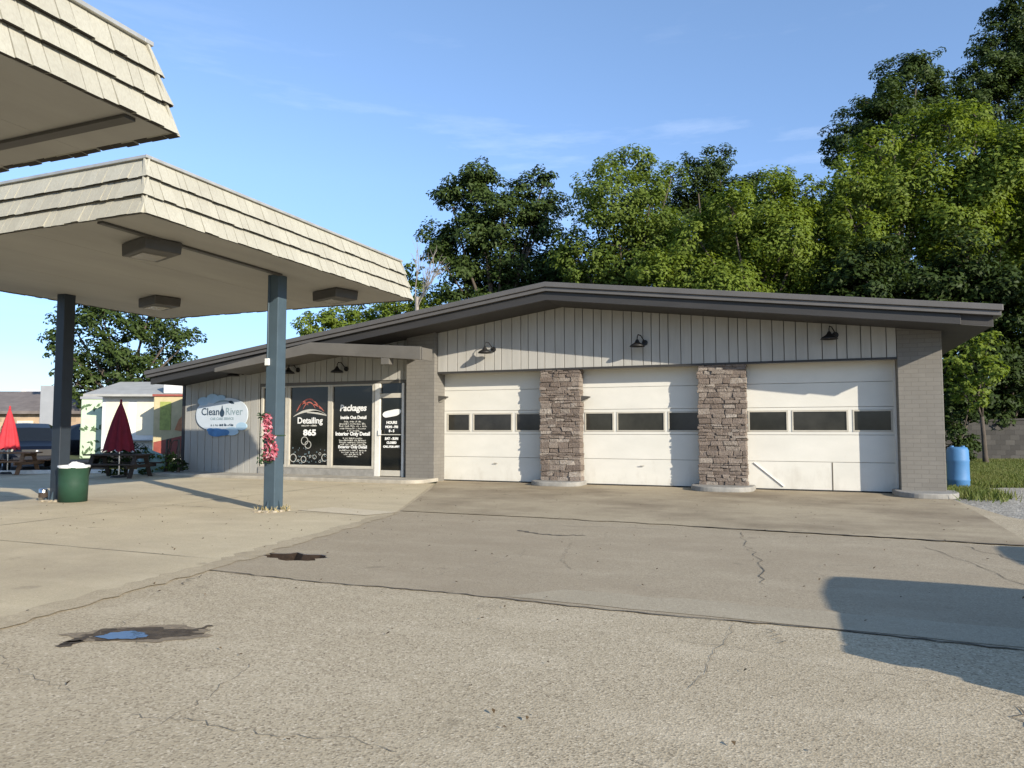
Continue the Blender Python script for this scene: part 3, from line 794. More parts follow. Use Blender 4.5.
# window with the price list
f = panes[2]; cx = (WX[2][0] + WX[2][1]) / 2
text('Packages', .27, cx, YG, 2.17, MAT['letter_white'], f, bold=.008, shear=.15)
text('Inside Out Detail', .135, cx + .02, YG, 1.88, MAT['letter_white'], f, bold=.005)
greek([.62, .96, .98, .94, .4], cx, YG, 1.76, .07, MAT['letter_grey'], f, 11, .05)
text('Interior Only Detail', .155, cx, YG, 1.38, MAT['letter_white'], f, bold=.006)
greek([.7, .98, .96, .9], cx, YG, 1.25, .065, MAT['letter_grey'], f, 12, .05)
text('Exterior Only Detail', .125, cx, YG, .98, MAT['letter_white'], f, bold=.004)
greek([.95, .8, .62, .4], cx, YG, .88, .06, MAT['letter_grey'], f, 13, .045)
# door
sd_ = MB(); a, b = DX
for (u0, u1) in ((a - .12, a + .055), (b - .02, b + .055)):
    sd_ = MB(); sd_.box(u0, u1, SY - .06, SY + .07, .115, ZH - .002)
    if u0 < a: door = sd_.build('shop_door', MAT['frame_white'], bld, bevel=.006)
    else: sd_.build('door_stile', MAT['frame_white'], door, bevel=.006)
for (u0, u1) in ((2.46, 2.60), (.13, .30)):
    mb = MB(); mb.box(a + .056, b - .021, SY - .03, SY + .05, u0, u1); mb.build('door_rail', MAT['frame_beige'], door, bevel=.006)
mb = MB(); mb.box(a + .056, b - .021, SY + .012, SY + .03, .30, 2.46); mb.build('pane', MAT['glass'], door)
mb = MB(); mb.box(a + .056, b - .021, SY + .02, SY + .035, 2.60, ZH - .002); mb.build('transom_pane', MAT['glass'], door)
mb = MB(); mb.box(a + .06, b - .025, SY - .035, SY - .01, 1.35, 1.375); mb.build('push_bar', MAT['letter_grey'], door)
mb = MB(); mb.box(a + .02, a + .12, SY - .10, SY - .06, 1.34, 1.50); mb.build('lock_plate', MAT['white'], door, bevel=.01)
cx = (a + b) / 2 + .02; YD = SY + .006
mb = MB(); out = [(cx + .31 * math.cos(t) * (1.0 + .08 * math.sin(3 * t)), 1.98 + (.15 if math.sin(t) > 0 else .10) * math.sin(t) * (1 + .2 * math.cos(2 * t)) + .05 * math.cos(t)) for t in [2 * math.pi * k / 28 for k in range(28)]]
mb.prism_y(out, YD, YD + .003); mb.build('car_shape_decal', MAT['letter_white'], door)
for (tx, s_, z_) in [('HOURS', .11, 1.72), ('MON - FRI', .095, 1.59), ('8 - 5', .10, 1.47), ('SAT - SUN', .10, 1.24), ('CLOSED', .09, 1.12), ('CALL FOR APPT', .08, 1.0)]:
    text(tx, s_, cx, YD, z_, MAT['letter_white'], door, bold=.006)
# front step with rounded corner
out = [(-20.0, SY + .05), (-20.0, 18.0)]
for k in range(9):
    t = -math.pi / 2 + (math.pi / 2) * k / 8
    out.append((-10.75 + .65 * math.cos(t), 18.65 + .65 * math.sin(t)))
out += [(-10.1, SY + .05)]
mb = MB(); mb.prism(out, 0, .11); mb.build('front_step', MAT['step'], bld, bevel=.02)
# gabled porch beam over the shop
PXP = -13.50
top = [(-17.06, 3.41), (PXP, 4.05), (-9.84, 3.77)]
bot = [(-9.84, 3.41), (PXP, 3.71), (-17.06, 3.28)]
mb = MB(); mb.prism_y((bot + top)[::-1], 17.65, 17.75); mb.build('porch_beam', MAT['porch'], bld, bevel=.01)
mb = MB()
mb.prism_y([(-17.04, 3.30), (PXP, 3.77), (-10.75, 3.55), (-10.75, 3.64), (PXP, 3.87), (-17.04, 3.36)], 17.751, SY - .02)
mb.build('porch_soffit', MAT['porch'], bld)
mb = MB(); mb.box(-9.84, -9.79, 17.68, 18.25, 3.41, 3.75); mb.build('porch_end_board', MAT['porch'], bld, bevel=.01)
mb = MB(); mb.box(-11.1, -10.83, 17.66, 17.9, 3.32, 3.51); mb.build('porch_bracket', MAT['porch'], bld, bevel=.01)

# wall lamps
def barn_light(x, z, wall_y, label):
    t = thing('barn_light', label, 'wall lamp', (x, wall_y, z), 0, 'gooseneck barn lamps on the building')
    m_ = MB(); m_.lathe([(0, 0), (.075, 0), (.075, .03), (0, .03)], (.14, -.032, .08), 16, 'y'); m_.build('wall_plate', MAT['iron'], t, local=True)
    m_ = MB(); m_.tube([(.14, -.03, .08), (.12, -.10, .15), (.06, -.17, .26), (.01, -.24, .27), (0, -.29, .21), (0, -.30, .12)], .014, 8); m_.build('gooseneck_arm', MAT['iron'], t, local=True, smooth=True)
    m_ = MB(); m_.lathe([(.03, .14), (.05, .10), (.07, .06), (.17, .0), (.20, -.045), (.19, -.045), (.15, .0), (.06, .05), (0, .07)], (0, -.30, 0), 24); m_.build('shade', MAT['iron'], t, local=True, smooth=True)
    m_ = MB(); m_.lathe([(0, -.03), (.035, -.02), (.045, .01), (.03, .05), (0, .06)], (0, -.30, 0), 12); m_.build('bulb', MAT['lens'], t, local=True, smooth=True)
    return t
barn_light(-8.47, 3.70, GYF - .02, 'gooseneck barn lamp on the siding above the left garage door')
barn_light(-4.15, 3.70, GYF - .02, 'gooseneck barn lamp on the siding above the middle garage door')
barn_light(.42, 3.68, GYF - .02, 'gooseneck barn lamp on the siding above the right garage door with the split panel')
barn_light(-13.42, 3.30, SY - .015, 'gooseneck barn lamp over the price list shop window')
barn_light(-15.24, 3.32, SY - .015, 'gooseneck barn lamp over the shop window with the bubbles')
barn_light(-17.45, 3.30, SY - .015, 'gooseneck barn lamp on the shop siding above the oval sign')
def wedge_light(x, y, z, label):
    t = thing('wedge_light', label, 'security light', (x, y, z), 0, 'wedge security lights beside the garage doors')
    m_ = MB(); m_.prism_y([(0, -.08), (.10, -.02), (.26, .05), (.26, .08), (0, .10)], -.16, 0); m_.build('housing', MAT['light_box'], t, local=True, bevel=.01)
    m_ = MB(); m_.prism_y([(.02, -.075), (.10, -.028), (.2, .012), (.19, .0), (.1, -.045), (.03, -.09)], -.14, -.02); m_.build('lens', MAT['lens'], t, local=True)
    return t
wedge_light(-10.12, FY + .22, 2.40, 'small wedge security light on the brick left of the left garage door')
wedge_light(-5.82, FY + .25, 2.33, 'small wedge security light on the side of the left stone pillar')

# oval shop sign
sg = thing('wall_sign', 'oval pale blue car wash sign with clouds and a water drop on the shop siding', 'sign', (-18.14, SY - .03, 2.0))
out = [(-18.14 + 1.10 * math.copysign(abs(math.cos(t)) ** .8, math.cos(t)), 2.01 + .56 * math.copysign(abs(math.sin(t)) ** .85, math.sin(t))) for t in [2 * math.pi * k / 48 for k in range(48)]]
mb = MB(); mb.prism_y(out, SY - .07, SY - .035); mb.build('sign_face', MAT['sign_face'], sg, bevel=.006)
def cloudbits(name, m, lst, y):
    mb = MB()
    for cx_, cz_, r_, q_ in lst:
        o_ = [(cx_ + r_ * math.cos(t), cz_ + r_ * q_ * math.sin(t)) for t in [2 * math.pi * k / 20 for k in range(20)]]
        mb.prism_y(o_, y, SY - .036); y -= .0008
    return mb.build(name, m, sg)
cloudbits('cloud_border', MAT['sign_sky'], [(-18.94, 2.46, .24, .6), (-18.54, 2.55, .26, .6), (-18.19, 2.56, .2, .5), (-17.29, 1.62, .22, .6), (-17.69, 1.46, .28, .5)], SY - .0715)
cloudbits('blue_swash', MAT['sign_blue'], [(-18.34, 1.42, .35, .4), (-18.04, 1.42, .26, .42), (-18.59, 1.5, .16, .4)], SY - .0765)
YSG = SY - .0745
text('Clean', .34, -18.61, YSG, 2.10, MAT['letter_navy'], sg, bold=.004)
text('River', .34, -17.61, YSG, 2.10, MAT['letter_teal'], sg, bold=.002)
mb = MB(); o_ = [(-18.11 + .10 * math.cos(t) * (1 - .55 * max(0, math.sin(t))), 2.08 + .15 * math.sin(t) + (.08 if math.sin(t) > .9 else 0)) for t in [2 * math.pi * k / 24 for k in range(24)]]
mb.prism_y(o_, YSG, SY - .0715); mb.build('water_drop', MAT['letter_navy'], sg)
mb = MB(); swoosh(mb, arcpts(-18.49, 2.36, -17.69, 2.40, .08), .05, YSG); mb.build('car_roof_line', MAT['letter_teal'], sg)
mb = MB(); swoosh(mb, arcpts(-17.85, 2.43, -17.61, 2.36, .02), .09, YSG); mb.build('car_tail', MAT['letter_navy'], sg)
text('CAR CARE SERVICE', .115, -18.11, YSG, 1.87, MAT['letter_teal'], sg, bold=.002)
greek([.95], -18.11, YSG, 1.67, .1, MAT['letter_navy'], sg, 31, .085)

# ------------------------------------------------------------------ canopies
CZ = 4.40; CT = 5.24
def canopy(x0, x1, y0, y1, label, seed, poles, trim):
    c = thing('fuel_canopy', label, 'canopy', ((x0 + x1) / 2, (y0 + y1) / 2, 0), 0, 'shingled canopies over the old pump lanes')
    r = random.Random(seed); mb = MB()
    rows = 3; hh = (CT - CZ) / rows; inset = .19
    def tiles(p0, p1, nx, ny):
        length = math.hypot(p1[0] - p0[0], p1[1] - p0[1]); ux, uy = (p1[0] - p0[0]) / length, (p1[1] - p0[1]) / length
        for k in range(rows):
            zb = CZ + k * hh; zt = zb + hh + .03
            s = -.02; end = length + .02
            while s < end - .01:
                ww = r.uniform(.12, .22)
                if end - (s + ww) < .09: ww = end - s
                g = .004
                dz = r.uniform(-.012, .005)
                ib = inset * (k / rows); it = inset * ((k + 1) / rows) + .015
                ob = .064 + r.uniform(-.01, .012); ot = .008
                def P(a, off, z_): return (p0[0] + ux * a + nx * off, p0[1] + uy * a + ny * off, z_)
                mi = lambda a, ii: max(min(a, length - ii + .05), ii - .05)
                a0, a1 = s + g, s + ww - g
                mb.hexa([P(mi(a0, ib), ob - ib, zb + dz), P(mi(a1, ib), ob - ib, zb + dz), P(mi(a1, ib), -ib - .01, zb + dz + .01), P(mi(a0, ib), -ib - .01, zb + dz + .01),
                         P(mi(a0, it), ot - it, zt), P(mi(a1, it), ot - it, zt), P(mi(a1, it), -it - .01, zt), P(mi(a0, it), -it - .01, zt)])
                s += ww
    tiles((x1, y0), (x1, y1), 1, 0); tiles((x1, y1), (x0, y1), 0, 1); tiles((x0, y1), (x0, y0), -1, 0); tiles((x0, y0), (x1, y0), 0, -1)
    fo = mb.build('shake_fascia', MAT['cream_shake'], c)
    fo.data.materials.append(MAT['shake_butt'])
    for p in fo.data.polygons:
        if p.index % 6 == 0: p.material_index = 1  # bottom faces get the painted-in shade
    b = MB(); i2 = inset + .03     # core behind the shakes
    i0 = .012
    b.hexa([(x0 + i0, y0 + i0, CZ + .03), (x1 - i0, y0 + i0, CZ + .03), (x1 - i0, y1 - i0, CZ + .03), (x0 + i0, y1 - i0, CZ + .03), (x0 + i2, y0 + i2, CT), (x1 - i2, y0 + i2, CT), (x1 - i2, y1 - i2, CT), (x0 + i2, y1 - i2, CT)])
    b.build('canopy_deck', MAT['siding_back'], c)
    s = MB(); xa = x0 + .02; nseg = 6; wseg = (x1 - .02 - xa) / nseg
    for q in range(nseg): s.box(xa + q * wseg + .002, xa + (q + 1) * wseg - .002, y0 + .02, y1 - .02, CZ + .004 + r.uniform(0, .004), CZ + .026)
    s.build('soffit', MAT['canopy_soffit'], c)
    d = MB()   # dark conduit trim under the soffit
    if trim == 'x': d.box(x1 - .93, x1 - .83, y0 + .05, poles[0][1] - .13, CZ - .03, CZ + .003)
    else: d.box(x0 + .05, x1 - .05, y1 - .52, y1 - .40, CZ - .03, CZ + .003)
    d.build('soffit_trim', MAT['light_box'], c)
    cp = MB(); q = inset - .05
    for (a0, a1, b0, b1) in ((x0 + q, x1 - q, y0 + q, y0 + q + .1), (x0 + q, x1 - q, y1 - q - .1, y1 - q), (x0 + q, x0 + q + .1, y0 + q + .1, y1 - q - .1), (x1 - q - .1, x1 - q, y0 + q + .1, y1 - q - .1)):
        cp.box(a0, a1, b0, b1, CT + .002, CT + .045)
    cp.build('drip_edge', MAT['cap'], c, bevel=.004)
    for (px_, py_) in poles:
        h = .125
        p = MB(); p.box(px_ - h, px_ + h, py_ - h, py_ + h, .01, CZ + .01)
        po = p.build('pole', MAT['pole' if px_ > -10 else 'pole_shaded'], c, bevel=.012)
        bp = MB(); bp.box(px_ - .2, px_ + .2, py_ - .2, py_ + .2, .012, .032)
        for sx_ in (-1, 1):
            for sy_ in (-1, 1): bp.lathe([(0, .06), (.018, .06), (.018, .03), (.018, .03)], (px_ + sx_ * .17, py_ + sy_ * .17, 0), 6)
            bp.hexa([(px_ + sx_ * .14, py_ - .012, .03), (px_ + sx_ * .19, py_ - .012, .03), (px_ + sx_ * .19, py_ + .012, .03), (px_ + sx_ * .14, py_ + .012, .03), (px_ + sx_ * .14, py_ - .012, .2), (px_ + sx_ * .145, py_ - .012, .2), (px_ + sx_ * .145, py_ + .012, .2), (px_ + sx_ * .14, py_ + .012, .2)])
            bp.hexa([(px_ - .012, py_ + sx_ * .14, .03), (px_ + .012, py_ + sx_ * .14, .03), (px_ + .012, py_ + sx_ * .19, .03), (px_ - .012, py_ + sx_ * .19, .03), (px_ - .012, py_ + sx_ * .14, .2), (px_ + .012, py_ + sx_ * .14, .2), (px_ + .012, py_ + sx_ * .145, .2), (px_ - .012, py_ + sx_ * .145, .2)])
        bp.build('base_plate', MAT['pole'], po)
        gr = MB(); rr = random.Random(seed + 5)
        for k in range(14):
            t = rr.uniform(0, 6.28); q = rr.uniform(.24, .36)
            s_ = rr.uniform(.02, .06)
            gr.hexa([(px_ + q * math.cos(t) + s_ * dx * rr.uniform(.6, 1.2), py_ + q * math.sin(t) + s_ * dy * rr.uniform(.6, 1.2), z_) for z_ in (.008, .008 + s_ * .7) for dx, dy in ((-1, -1), (1, -1), (1, 1), (-1, 1))])
        gr.build('crumbled_grout', MAT['grout'], po)
    return c
canB = canopy(-15.6, -8.25, 7.2, 14.36, 'cream shingled canopy on two slate blue posts in front of the shop', 5, [(-9.3, 11.16), (-14.84, 11.05)], 'x')
canA = canopy(-13.1, -5.74, -1.85, 5.33, 'cream shingled canopy overhead at the top left, nearest the camera', 6, [(-6.7, 1.8), (-12.2, 1.8)], 'y')
def can_light(x, y, label, rz=0):
    t = thing('canopy_light', label, 'ceiling light', (x, y, CZ), rz, 'box lights under the canopy')
    m_ = MB(); m_.hexa([(-.40, -.28, -.20), (.38, -.28, -.19), (.38, .28, -.19), (-.40, .28, -.20), (-.40, -.29, -.004), (.40, -.29, -.004), (.40, .29, -.004), (-.40, .29, -.004)])
    m_.build('housing', MAT['light_box'], t, local=True, bevel=.015)
    m_ = MB(); m_.hexa([(-.32, -.19, -.21), (.10, -.19, -.205), (.10, .19, -.205), (-.32, .19, -.21), (-.32, -.19, -.19), (.10, -.19, -.185), (.10, .19, -.185), (-.32, .19, -.19)])
    m_.build('lens', MAT['lens'], t, local=True)
    return t
can_light(-9.45, 8.42, 'taupe box light under the canopy, closest to its front right corner', -.3)
can_light(-13.3, 12.1, 'taupe box light under the far left of the canopy, above the parasols', -.3)
can_light(-9.2, 12.85, 'taupe box light under the back right of the canopy, right of the slate post', -.3)
can_light(-13.6, 8.2, 'taupe box light under the canopy front, out towards the left post', -.3)

# pink flower garland tied to the post
g = thing('flower_garland', 'pink artificial flower garland tied round the slate blue post', 'garland', (-9.3, 11.0, 1.3))
rr = random.Random(4)
def petals(m, n, spots, name):
    mb = MB()
    for k in range(n):
        cx_, cy_, cz_, rad, rz_ = rr.choice(spots)
        a = rr.uniform(0, 6.28); q = rad * math.sqrt(rr.random())
        p = Vector((cx_ + q * math.cos(a) * .9, cy_ + rr.uniform(-.10, .04), cz_ + rr.uniform(-rz_, rz_)))
        u = Vector((rr.gauss(0, 1), rr.gauss(0, 1), rr.gauss(0, 1))).normalized(); v = u.cross(Vector((rr.gauss(0, 1), rr.gauss(0, 1), rr.gauss(0, 1)))).normalized()
        s_ = rr.uniform(.025, .05)
        mb.poly([p - u * s_, p + v * s_ * .6, p + u * s_, p - v * s_ * .6])
    return mb.build(name, m, g, fix=False)
spots = [(-9.31, 11.0, 1.62, .075, .17), (-9.30, 11.0, 1.50, .08, .2), (-9.23, 11.0, 1.28, .09, .14), (-9.21, 11.0, 1.10, .14, .12), (-9.24, 11.0, 1.06, .14, .11)]
petals(MAT['pink'], 460, spots, 'flowers'); petals(MAT['pale_pink'], 110, spots, 'pale_flowers')
petals(MAT['dark_green'], 130, [(-9.34, 10.98, .97, .16, .08), (-9.4, 10.98, 1.75, .1, .06), (-9.3, 10.98, 1.2, .2, .3)], 'leaves')
mb = MB()
for (a_, b_) in (((-9.44, 11.02), (-9.16, 11.02)), ((-9.16, 11.02), (-9.16, 11.3)), ((-9.16, 11.3), (-9.44, 11.3)), ((-9.44, 11.3), (-9.44, 11.02))):
    mb.tube([(a_[0], a_[1], 1.4), (b_[0], b_[1], 1.4)], .008, 6)
mb.build('tie_wire', MAT['dark_green'], g)
t = thing('junction_box', 'small white electrical box on the side of the slate post', 'electrical box', (-9.44, 11.02, 2.75))
mb = MB(); mb.box(-9.425, -9.33, 10.99, 11.034, 2.70, 2.83); mb.build('box_body', MAT['white'], t, bevel=.01)
mb = MB(); mb.tube([(-9.38, 11.02, 2.83), (-9.38, 11.02, 4.38)], .014, 6); mb.build('conduit', MAT['pole'], t)

# bin and the little can by it
t = thing('litter_bin', 'round dark green litter bin with a white bag beside the left post', 'litter bin', (-14.36, 11.0, 0))
mb = MB(); mb.lathe([(0, .012), (.27, .012), (.28, .4), (.288, .70), (.297, .71), (.297, .745), (.275, .745), (.26, .55), (0, .5)], (-14.36, 11.0, 0), 32); mb.build('drum', MAT['bin_green'], t, smooth=True)
mb = MB(); mb.lathe([(.2985, .712), (.302, .73), (.304, .755), (.288, .765), (.265, .75), (.25, .64), (0, .62)], (-14.36, 11.0, 0), 36, wob=.015)
mb.build('bag_liner', MAT['bin_bag'], t, smooth=True)
for (dx, dy, r_, nm) in ((.05, -.02, .12, 'a'), (.17, .03, .085, 'b'), (-.12, .05, .075, 'c')):
    bm = bmesh.new(); bmesh.ops.create_icosphere(bm, subdivisions=3, radius=r_)
    for v in bm.verts: v.co *= 1 + rr.uniform(-.14, .14); v.co.z *= .75
    mb = MB(); bm.verts.ensure_lookup_table(); mb.raw([(v.co.x - 14.36 + dx, v.co.y + 11.0 + dy, v.co.z + .75) for v in bm.verts], [tuple(v.index for v in f.verts) for f in bm.faces]); bm.free()
    k = mb.build('rubbish_bag', MAT['bin_bag']); k.data.shade_smooth()
    props(k, {'a': 'crumpled white bag in the middle of the green bin', 'b': 'crumpled white bag poking out at the right of the green bin', 'c': 'small crumpled white bag at the left inside the green bin'}[nm], 'rubbish bag', 'rubbish heaped in the green bin')
t = thing('drink_can', 'small pale can standing on the ground left of the post and bin', 'can', (-15.12, 10.9, 0))
mb = MB(); mb.lathe([(0, .01), (.07, .01), (.085, .03), (.085, .24), (.07, .26), (0, .26)], (-15.12, 10.9, 0), 20); mb.build('can_body', MAT['chrome'], t, smooth=True)
mb = MB(); mb.lathe([(.087, .08), (.0875, .18)], (-15.12, 10.9, 0), 20); mb.build('can_band', MAT['wood_dark'], t, smooth=True)

# ------------------------------------------------------------------ vehicles
def car(name, label, loc, rz, paint, group, kind='suv', s=1.0):
    t = thing(name, label, 'car' if kind == 'suv' else 'pickup', loc, rz, group)
    W = .94 * s
    # stations along x: (x, zbottom, zbelt, zroof, width factor, cabin?)
    if kind == 'suv':
        st = [(-2.32, .45, .80, .80, .80, 0), (-2.25, .35, 1.0, 1.0, .92, 0), (-2.15, .32, 1.08, 1.16, .97, 1), (-1.75, .30, 1.10, 1.70, 1.0, 1), (-.9, .28, 1.08, 1.78, 1.0, 1), (.1, .28, 1.06, 1.76, 1.0, 1), (.55, .28, 1.05, 1.60, 1.0, 1), (1.15, .28, 1.03, 1.09, 1.0, 1), (1.6, .30, 1.0, 1.0, .98, 0), (2.1, .34, .90, .90, .93, 0), (2.3, .42, .74, .74, .82, 0), (2.36, .5, .64, .64, .7, 0)]
    else:
        st = [(-2.7, .5, .9, .9, .93, 0), (-2.62, .42, 1.05, 1.05, .98, 0), (-1.0, .40, 1.08, 1.08, 1.0, 0), (-.92, .40, 1.10, 1.18, 1.0, 1), (-.75, .40, 1.10, 1.78, 1.0, 1), (.3, .40, 1.10, 1.80, 1.0, 1), (.7, .4, 1.10, 1.68, 1.0, 1), (1.25, .4, 1.10, 1.16, 1.0, 1), (1.7, .42, 1.10, 1.10, .99, 0), (2.5, .45, 1.02, 1.02, .96, 0), (2.66, .5, .9, .9, .9, 0), (2.7, .55, .75, .75, .85, 0)]
    body = MB(); glass = MB(); rings = []
    for (x, zb, zl, zr, wf, cab) in st:
        wb = W * wf; wr = wb * (.80 if cab else .9)
        half = [(wb * .88, zb), (wb, zb + .14), (wb * 1.01, (zb + zl) / 2), (wb * .985, zl - .03), (wb * .96, zl), (wr + (wb - wr) * .12, max(zl, zr - .07)), (wr * .86, zr if zr > zl else zl + .012), (0, (zr if zr > zl else zl) + .02)]
        rings.append([(x, y, z) for y, z in half] + [(x, -y, z) for y, z in reversed(half[:-1])])
    n = len(rings[0])
    bv = [p for r_ in rings for p in r_]
    bf = []; gf = []
    for i in range(len(st) - 1):
        for k in range(n - 1):
            q = (i * n + k, i * n + k + 1, (i + 1) * n + k + 1, (i + 1) * n + k)
            cabin = st[i][5] and st[i + 1][5]
            isg = cabin and k in (4, 9)
            steep = st[i][3] - st[i][2] < .2 or st[i + 1][3] - st[i + 1][2] < .2
            if cabin and steep and k in (5, 6, 7, 8): isg = True
            if (st[i][5] == 1 and st[i+1][5]==1 and abs(st[i][3] - st[i + 1][3]) > .12 and k in (5,6,7,8)): isg = True
            (gf if isg else bf).append(q)
    bf.append(tuple(range(n))); bf.append(tuple((len(st) - 1) * n + k for k in range(n)))
    for i in range(len(st) - 1): bf.append((i * n, (i + 1) * n, (i + 1) * n + n - 1, i * n + n - 1))
    body.raw(bv, bf); b = body.build('body', paint, t, local=True, bevel=.02)
    glass.raw(bv, gf); glass.build('windows', MAT['car_glass'], t, local=True, fix=True)
    xw = (1.45, -1.42) if kind == 'suv' else (1.75, -1.6)
    for x in xw:
        for sy in (-1, 1):
            y = sy * (W - .08)
            wh = MB(); wh.lathe([(.21, -.115), (.33, -.12), (.37, -.08), (.37, .08), (.33, .12), (.21, .115)], (x, y, .37), 24, 'y'); ty = wh.build('wheel', MAT['rubber'], t, local=True, smooth=True)
            rm = MB(); rm.lathe([(0, sy * .09), (.06, sy * .1), (.19, sy * .085), (.22, sy * .118), (.22, -sy * .1)], (x, y, .37), 20, 'y'); rm.build('rim', MAT['chrome'], ty, local=True)
    fx = st[-2][0]; rx = st[1][0]
    for sy in (-1, 1):
        h = MB(); h.box(fx - .28, fx - .02, sy * W * .86 - .13, sy * W * .86 + .08, .70 if kind == 'suv' else .82, .85 if kind == 'suv' else 1.0); h.build('headlight', MAT['lens'], t, local=True, bevel=.03)
        h = MB(); h.box(rx - .03, rx + .1, sy * W * .88 - .1, sy * W * .88 + .06, .8, 1.02); h.build('taillight', MAT['tail'], t, local=True, bevel=.02)
        h = MB(); h.box(.85, 1.05, sy * W * 1.0 - .02, sy * W * 1.0 + (.2 if sy > 0 else -.2), 1.08, 1.22) if sy > 0 else h.box(.85, 1.05, -W - .2, -W + .02, 1.08, 1.22); h.build('wing_mirror', paint, t, local=True, bevel=.03)
    h = MB(); h.box(fx - .02, fx + .07, -.5, .5, .55, .80 if kind == 'suv' else .95); h.build('grille', MAT['iron'], t, local=True, bevel=.02)
    h = MB(); h.box(fx + .0, fx + .12, -.85 * W, .85 * W, .36, .52); h.build('bumper', MAT['chrome'] if kind != 'suv' else paint, t, local=True, bevel=.03)
    h = MB(); h.lathe([(0, 0), (.05, 0), (.05, .02), (0, .025)], (fx + .07, 0, .72), 14, 'x'); h.build('front_emblem', MAT['chrome'], t, local=True)
    return t
p = at(30, 29.5); car('parked_suv', 'dark navy SUV parked behind the bright red parasol at the left', (p[0], p[1], -.02), R(-28), MAT['car_navy'], 'cars parked by the brick store')
p = at(92, 34); car('pickup_truck', 'black pickup parked behind the green bin beside the mint trailer', (p[0], p[1], -.02), R(-150), MAT['car_black'], 'cars parked by the brick store', 'pickup')
carR = car('minivan', 'grey vehicle standing right of the view, throwing the rounded shadow on the asphalt', (4.42, 5.3, 0), R(180), MAT['car_grey'], 'cars standing at the right of the lot')
carR.scale = (1, 1, 1.04)
carR2 = copy_tree(carR); carR2.location = (6.45, 8.3, 0); carR2['label'] = 'second grey vehicle farther back at the right, its shadow just reaching the frame edge'

# ------------------------------------------------------------------ picnic tables and parasols
def picnic(label, loc, rz, m):
    t = thing('picnic_table', label, 'picnic table', loc, rz, 'picnic tables by the kerb')
    mb = MB()
    for i in range(5): mb.box(-.95, .95, -.375 + i * .152, -.375 + i * .152 + .142, .70, .745)
    mb.build('table_top', m, t, local=True, bevel=.006)
    for s_ in (-1, 1):
        mb = MB()
        for i in range(2): mb.box(-.95, .95, s_ * .74 - .14 + i * .145, s_ * .74 - .14 + i * .145 + .135, .42, .46)
        mb.build('bench_seat', m, t, local=True, bevel=.006)
        for q in (-1, 1):
            mb = MB(); mb.bar((s_ * .68, q * .28, .70), (s_ * .68, q * .62, .0), .045, .13, (1, 0, 0)); mb.build('leg', m, t, local=True)
        mb = MB(); mb.box(s_ * .68 + .024, s_ * .68 + .064, -.86, .86, .32, .418); mb.box(s_ * .68 + .024, s_ * .68 + .064, -.38, .38, .60, .698); mb.build('cross_brace', m, t, local=True)
    return t
def parasol(label, loc, m, r0, h0, h1, seed):
    t = thing('parasol', label, 'parasol', loc, 0, 'closed parasols at the picnic tables')
    mb = MB(); mb.tube([(0, 0, 0), (0, 0, h1 + .06)], .025, 10); mb.build('pole', MAT['chrome'], t, local=True)
    mb = MB(); rings = 9; n = 32; rr_ = random.Random(seed)
    for i in range(rings):
        f_ = i / (rings - 1); z_ = h1 - (h1 - h0) * f_
        for k in range(n):
            th = 2 * math.pi * k / n
            fold = .22 * math.cos(8 * th) * min(1, f_ * 3)
            rd = (.03 + (r0 - .03) * f_ ** .8) * (1 + fold) * (1 + .05 * math.sin(3 * th + seed))
            mb.v.append((rd * math.cos(th), rd * math.sin(th), z_ - (.05 * math.cos(8 * th) if i == rings - 1 else 0)))
    for i in range(rings - 1):
        for k in range(n): mb.f.append((i * n + k, i * n + (k + 1) % n, (i + 1) * n + (k + 1) % n, (i + 1) * n + k))
    mb.f.append(tuple(range(n)))
    mb.build('canopy_cloth', m, t, local=True, smooth=True)
    mb = MB(); mb.lathe([(0, h1 + .14), (.035, h1 + .1), (.03, h1 + .04), (.05, h1 + .0)], (0, 0, 0), 10); mb.build('finial', m, t, local=True)
    mb = MB(); mb.lathe([(0, .09), (.22, .07), (.25, 0), (0, 0)], (0, 0, 0), 16); mb.build('foot', MAT['iron'], t, local=True)
    return t
p = at(10, 25.5); picnic('brown wooden picnic table under the bright red parasol at the left edge', (p[0], p[1], 0), R(25), MAT['wood'])
parasol('closed bright red parasol over the brown picnic table at the left edge', (p[0], p[1], 0), MAT['red_cloth'], .30, .85, 2.2, 1)
p = at(121, 23.5); picnic('dark wooden picnic table in front of the food trailers under the maroon parasol', (p[0], p[1], 0), R(20), MAT['wood_dark'])
parasol('closed maroon parasol flaring wide in front of the white food trailer', (p[0], p[1], 0), MAT['maroon_cloth'], .38, .85, 2.35, 2)

# ------------------------------------------------------------------ background buildings and trailers
def facing(px, d):     # an Empty whose local -Y faces the camera
    x, y = at(px, d); return (x, y, 0), math.atan2(-x, y) * 1.0
def house(name, label, cat, px0, px1, d, ztop, zridge, depth, wallm, roofm, over=.4):
    x0 = at(px0, d); x1 = at(px1, d); cx_, cy_ = (x0[0] + x1[0]) / 2, (x0[1] + x1[1]) / 2
    hw = math.hypot(x1[0] - x0[0], x1[1] - x0[1]) / 2; rz = math.atan2(x1[1] - x0[1], x1[0] - x0[0])
    t = thing(name, label, cat, (cx_, cy_, -.03), rz)
    mb = MB(); mb.box(-hw, hw, 0, depth, 0, ztop)
    mb.prism_x([(0, ztop), (depth, ztop), (depth / 2, zridge - .1)], -hw, hw)
    mb.build('wall', wallm, t, local=True)
    mb = MB()
    mb.prism_x([(-over, ztop - .08), (depth / 2, zridge), (depth + over, ztop - .08), (depth + over, ztop + .1), (depth / 2, zridge + .16), (-over, ztop + .1)], -hw - .3, hw + .3)
    mb.build('roof', roofm, t, local=True)
    return t, hw
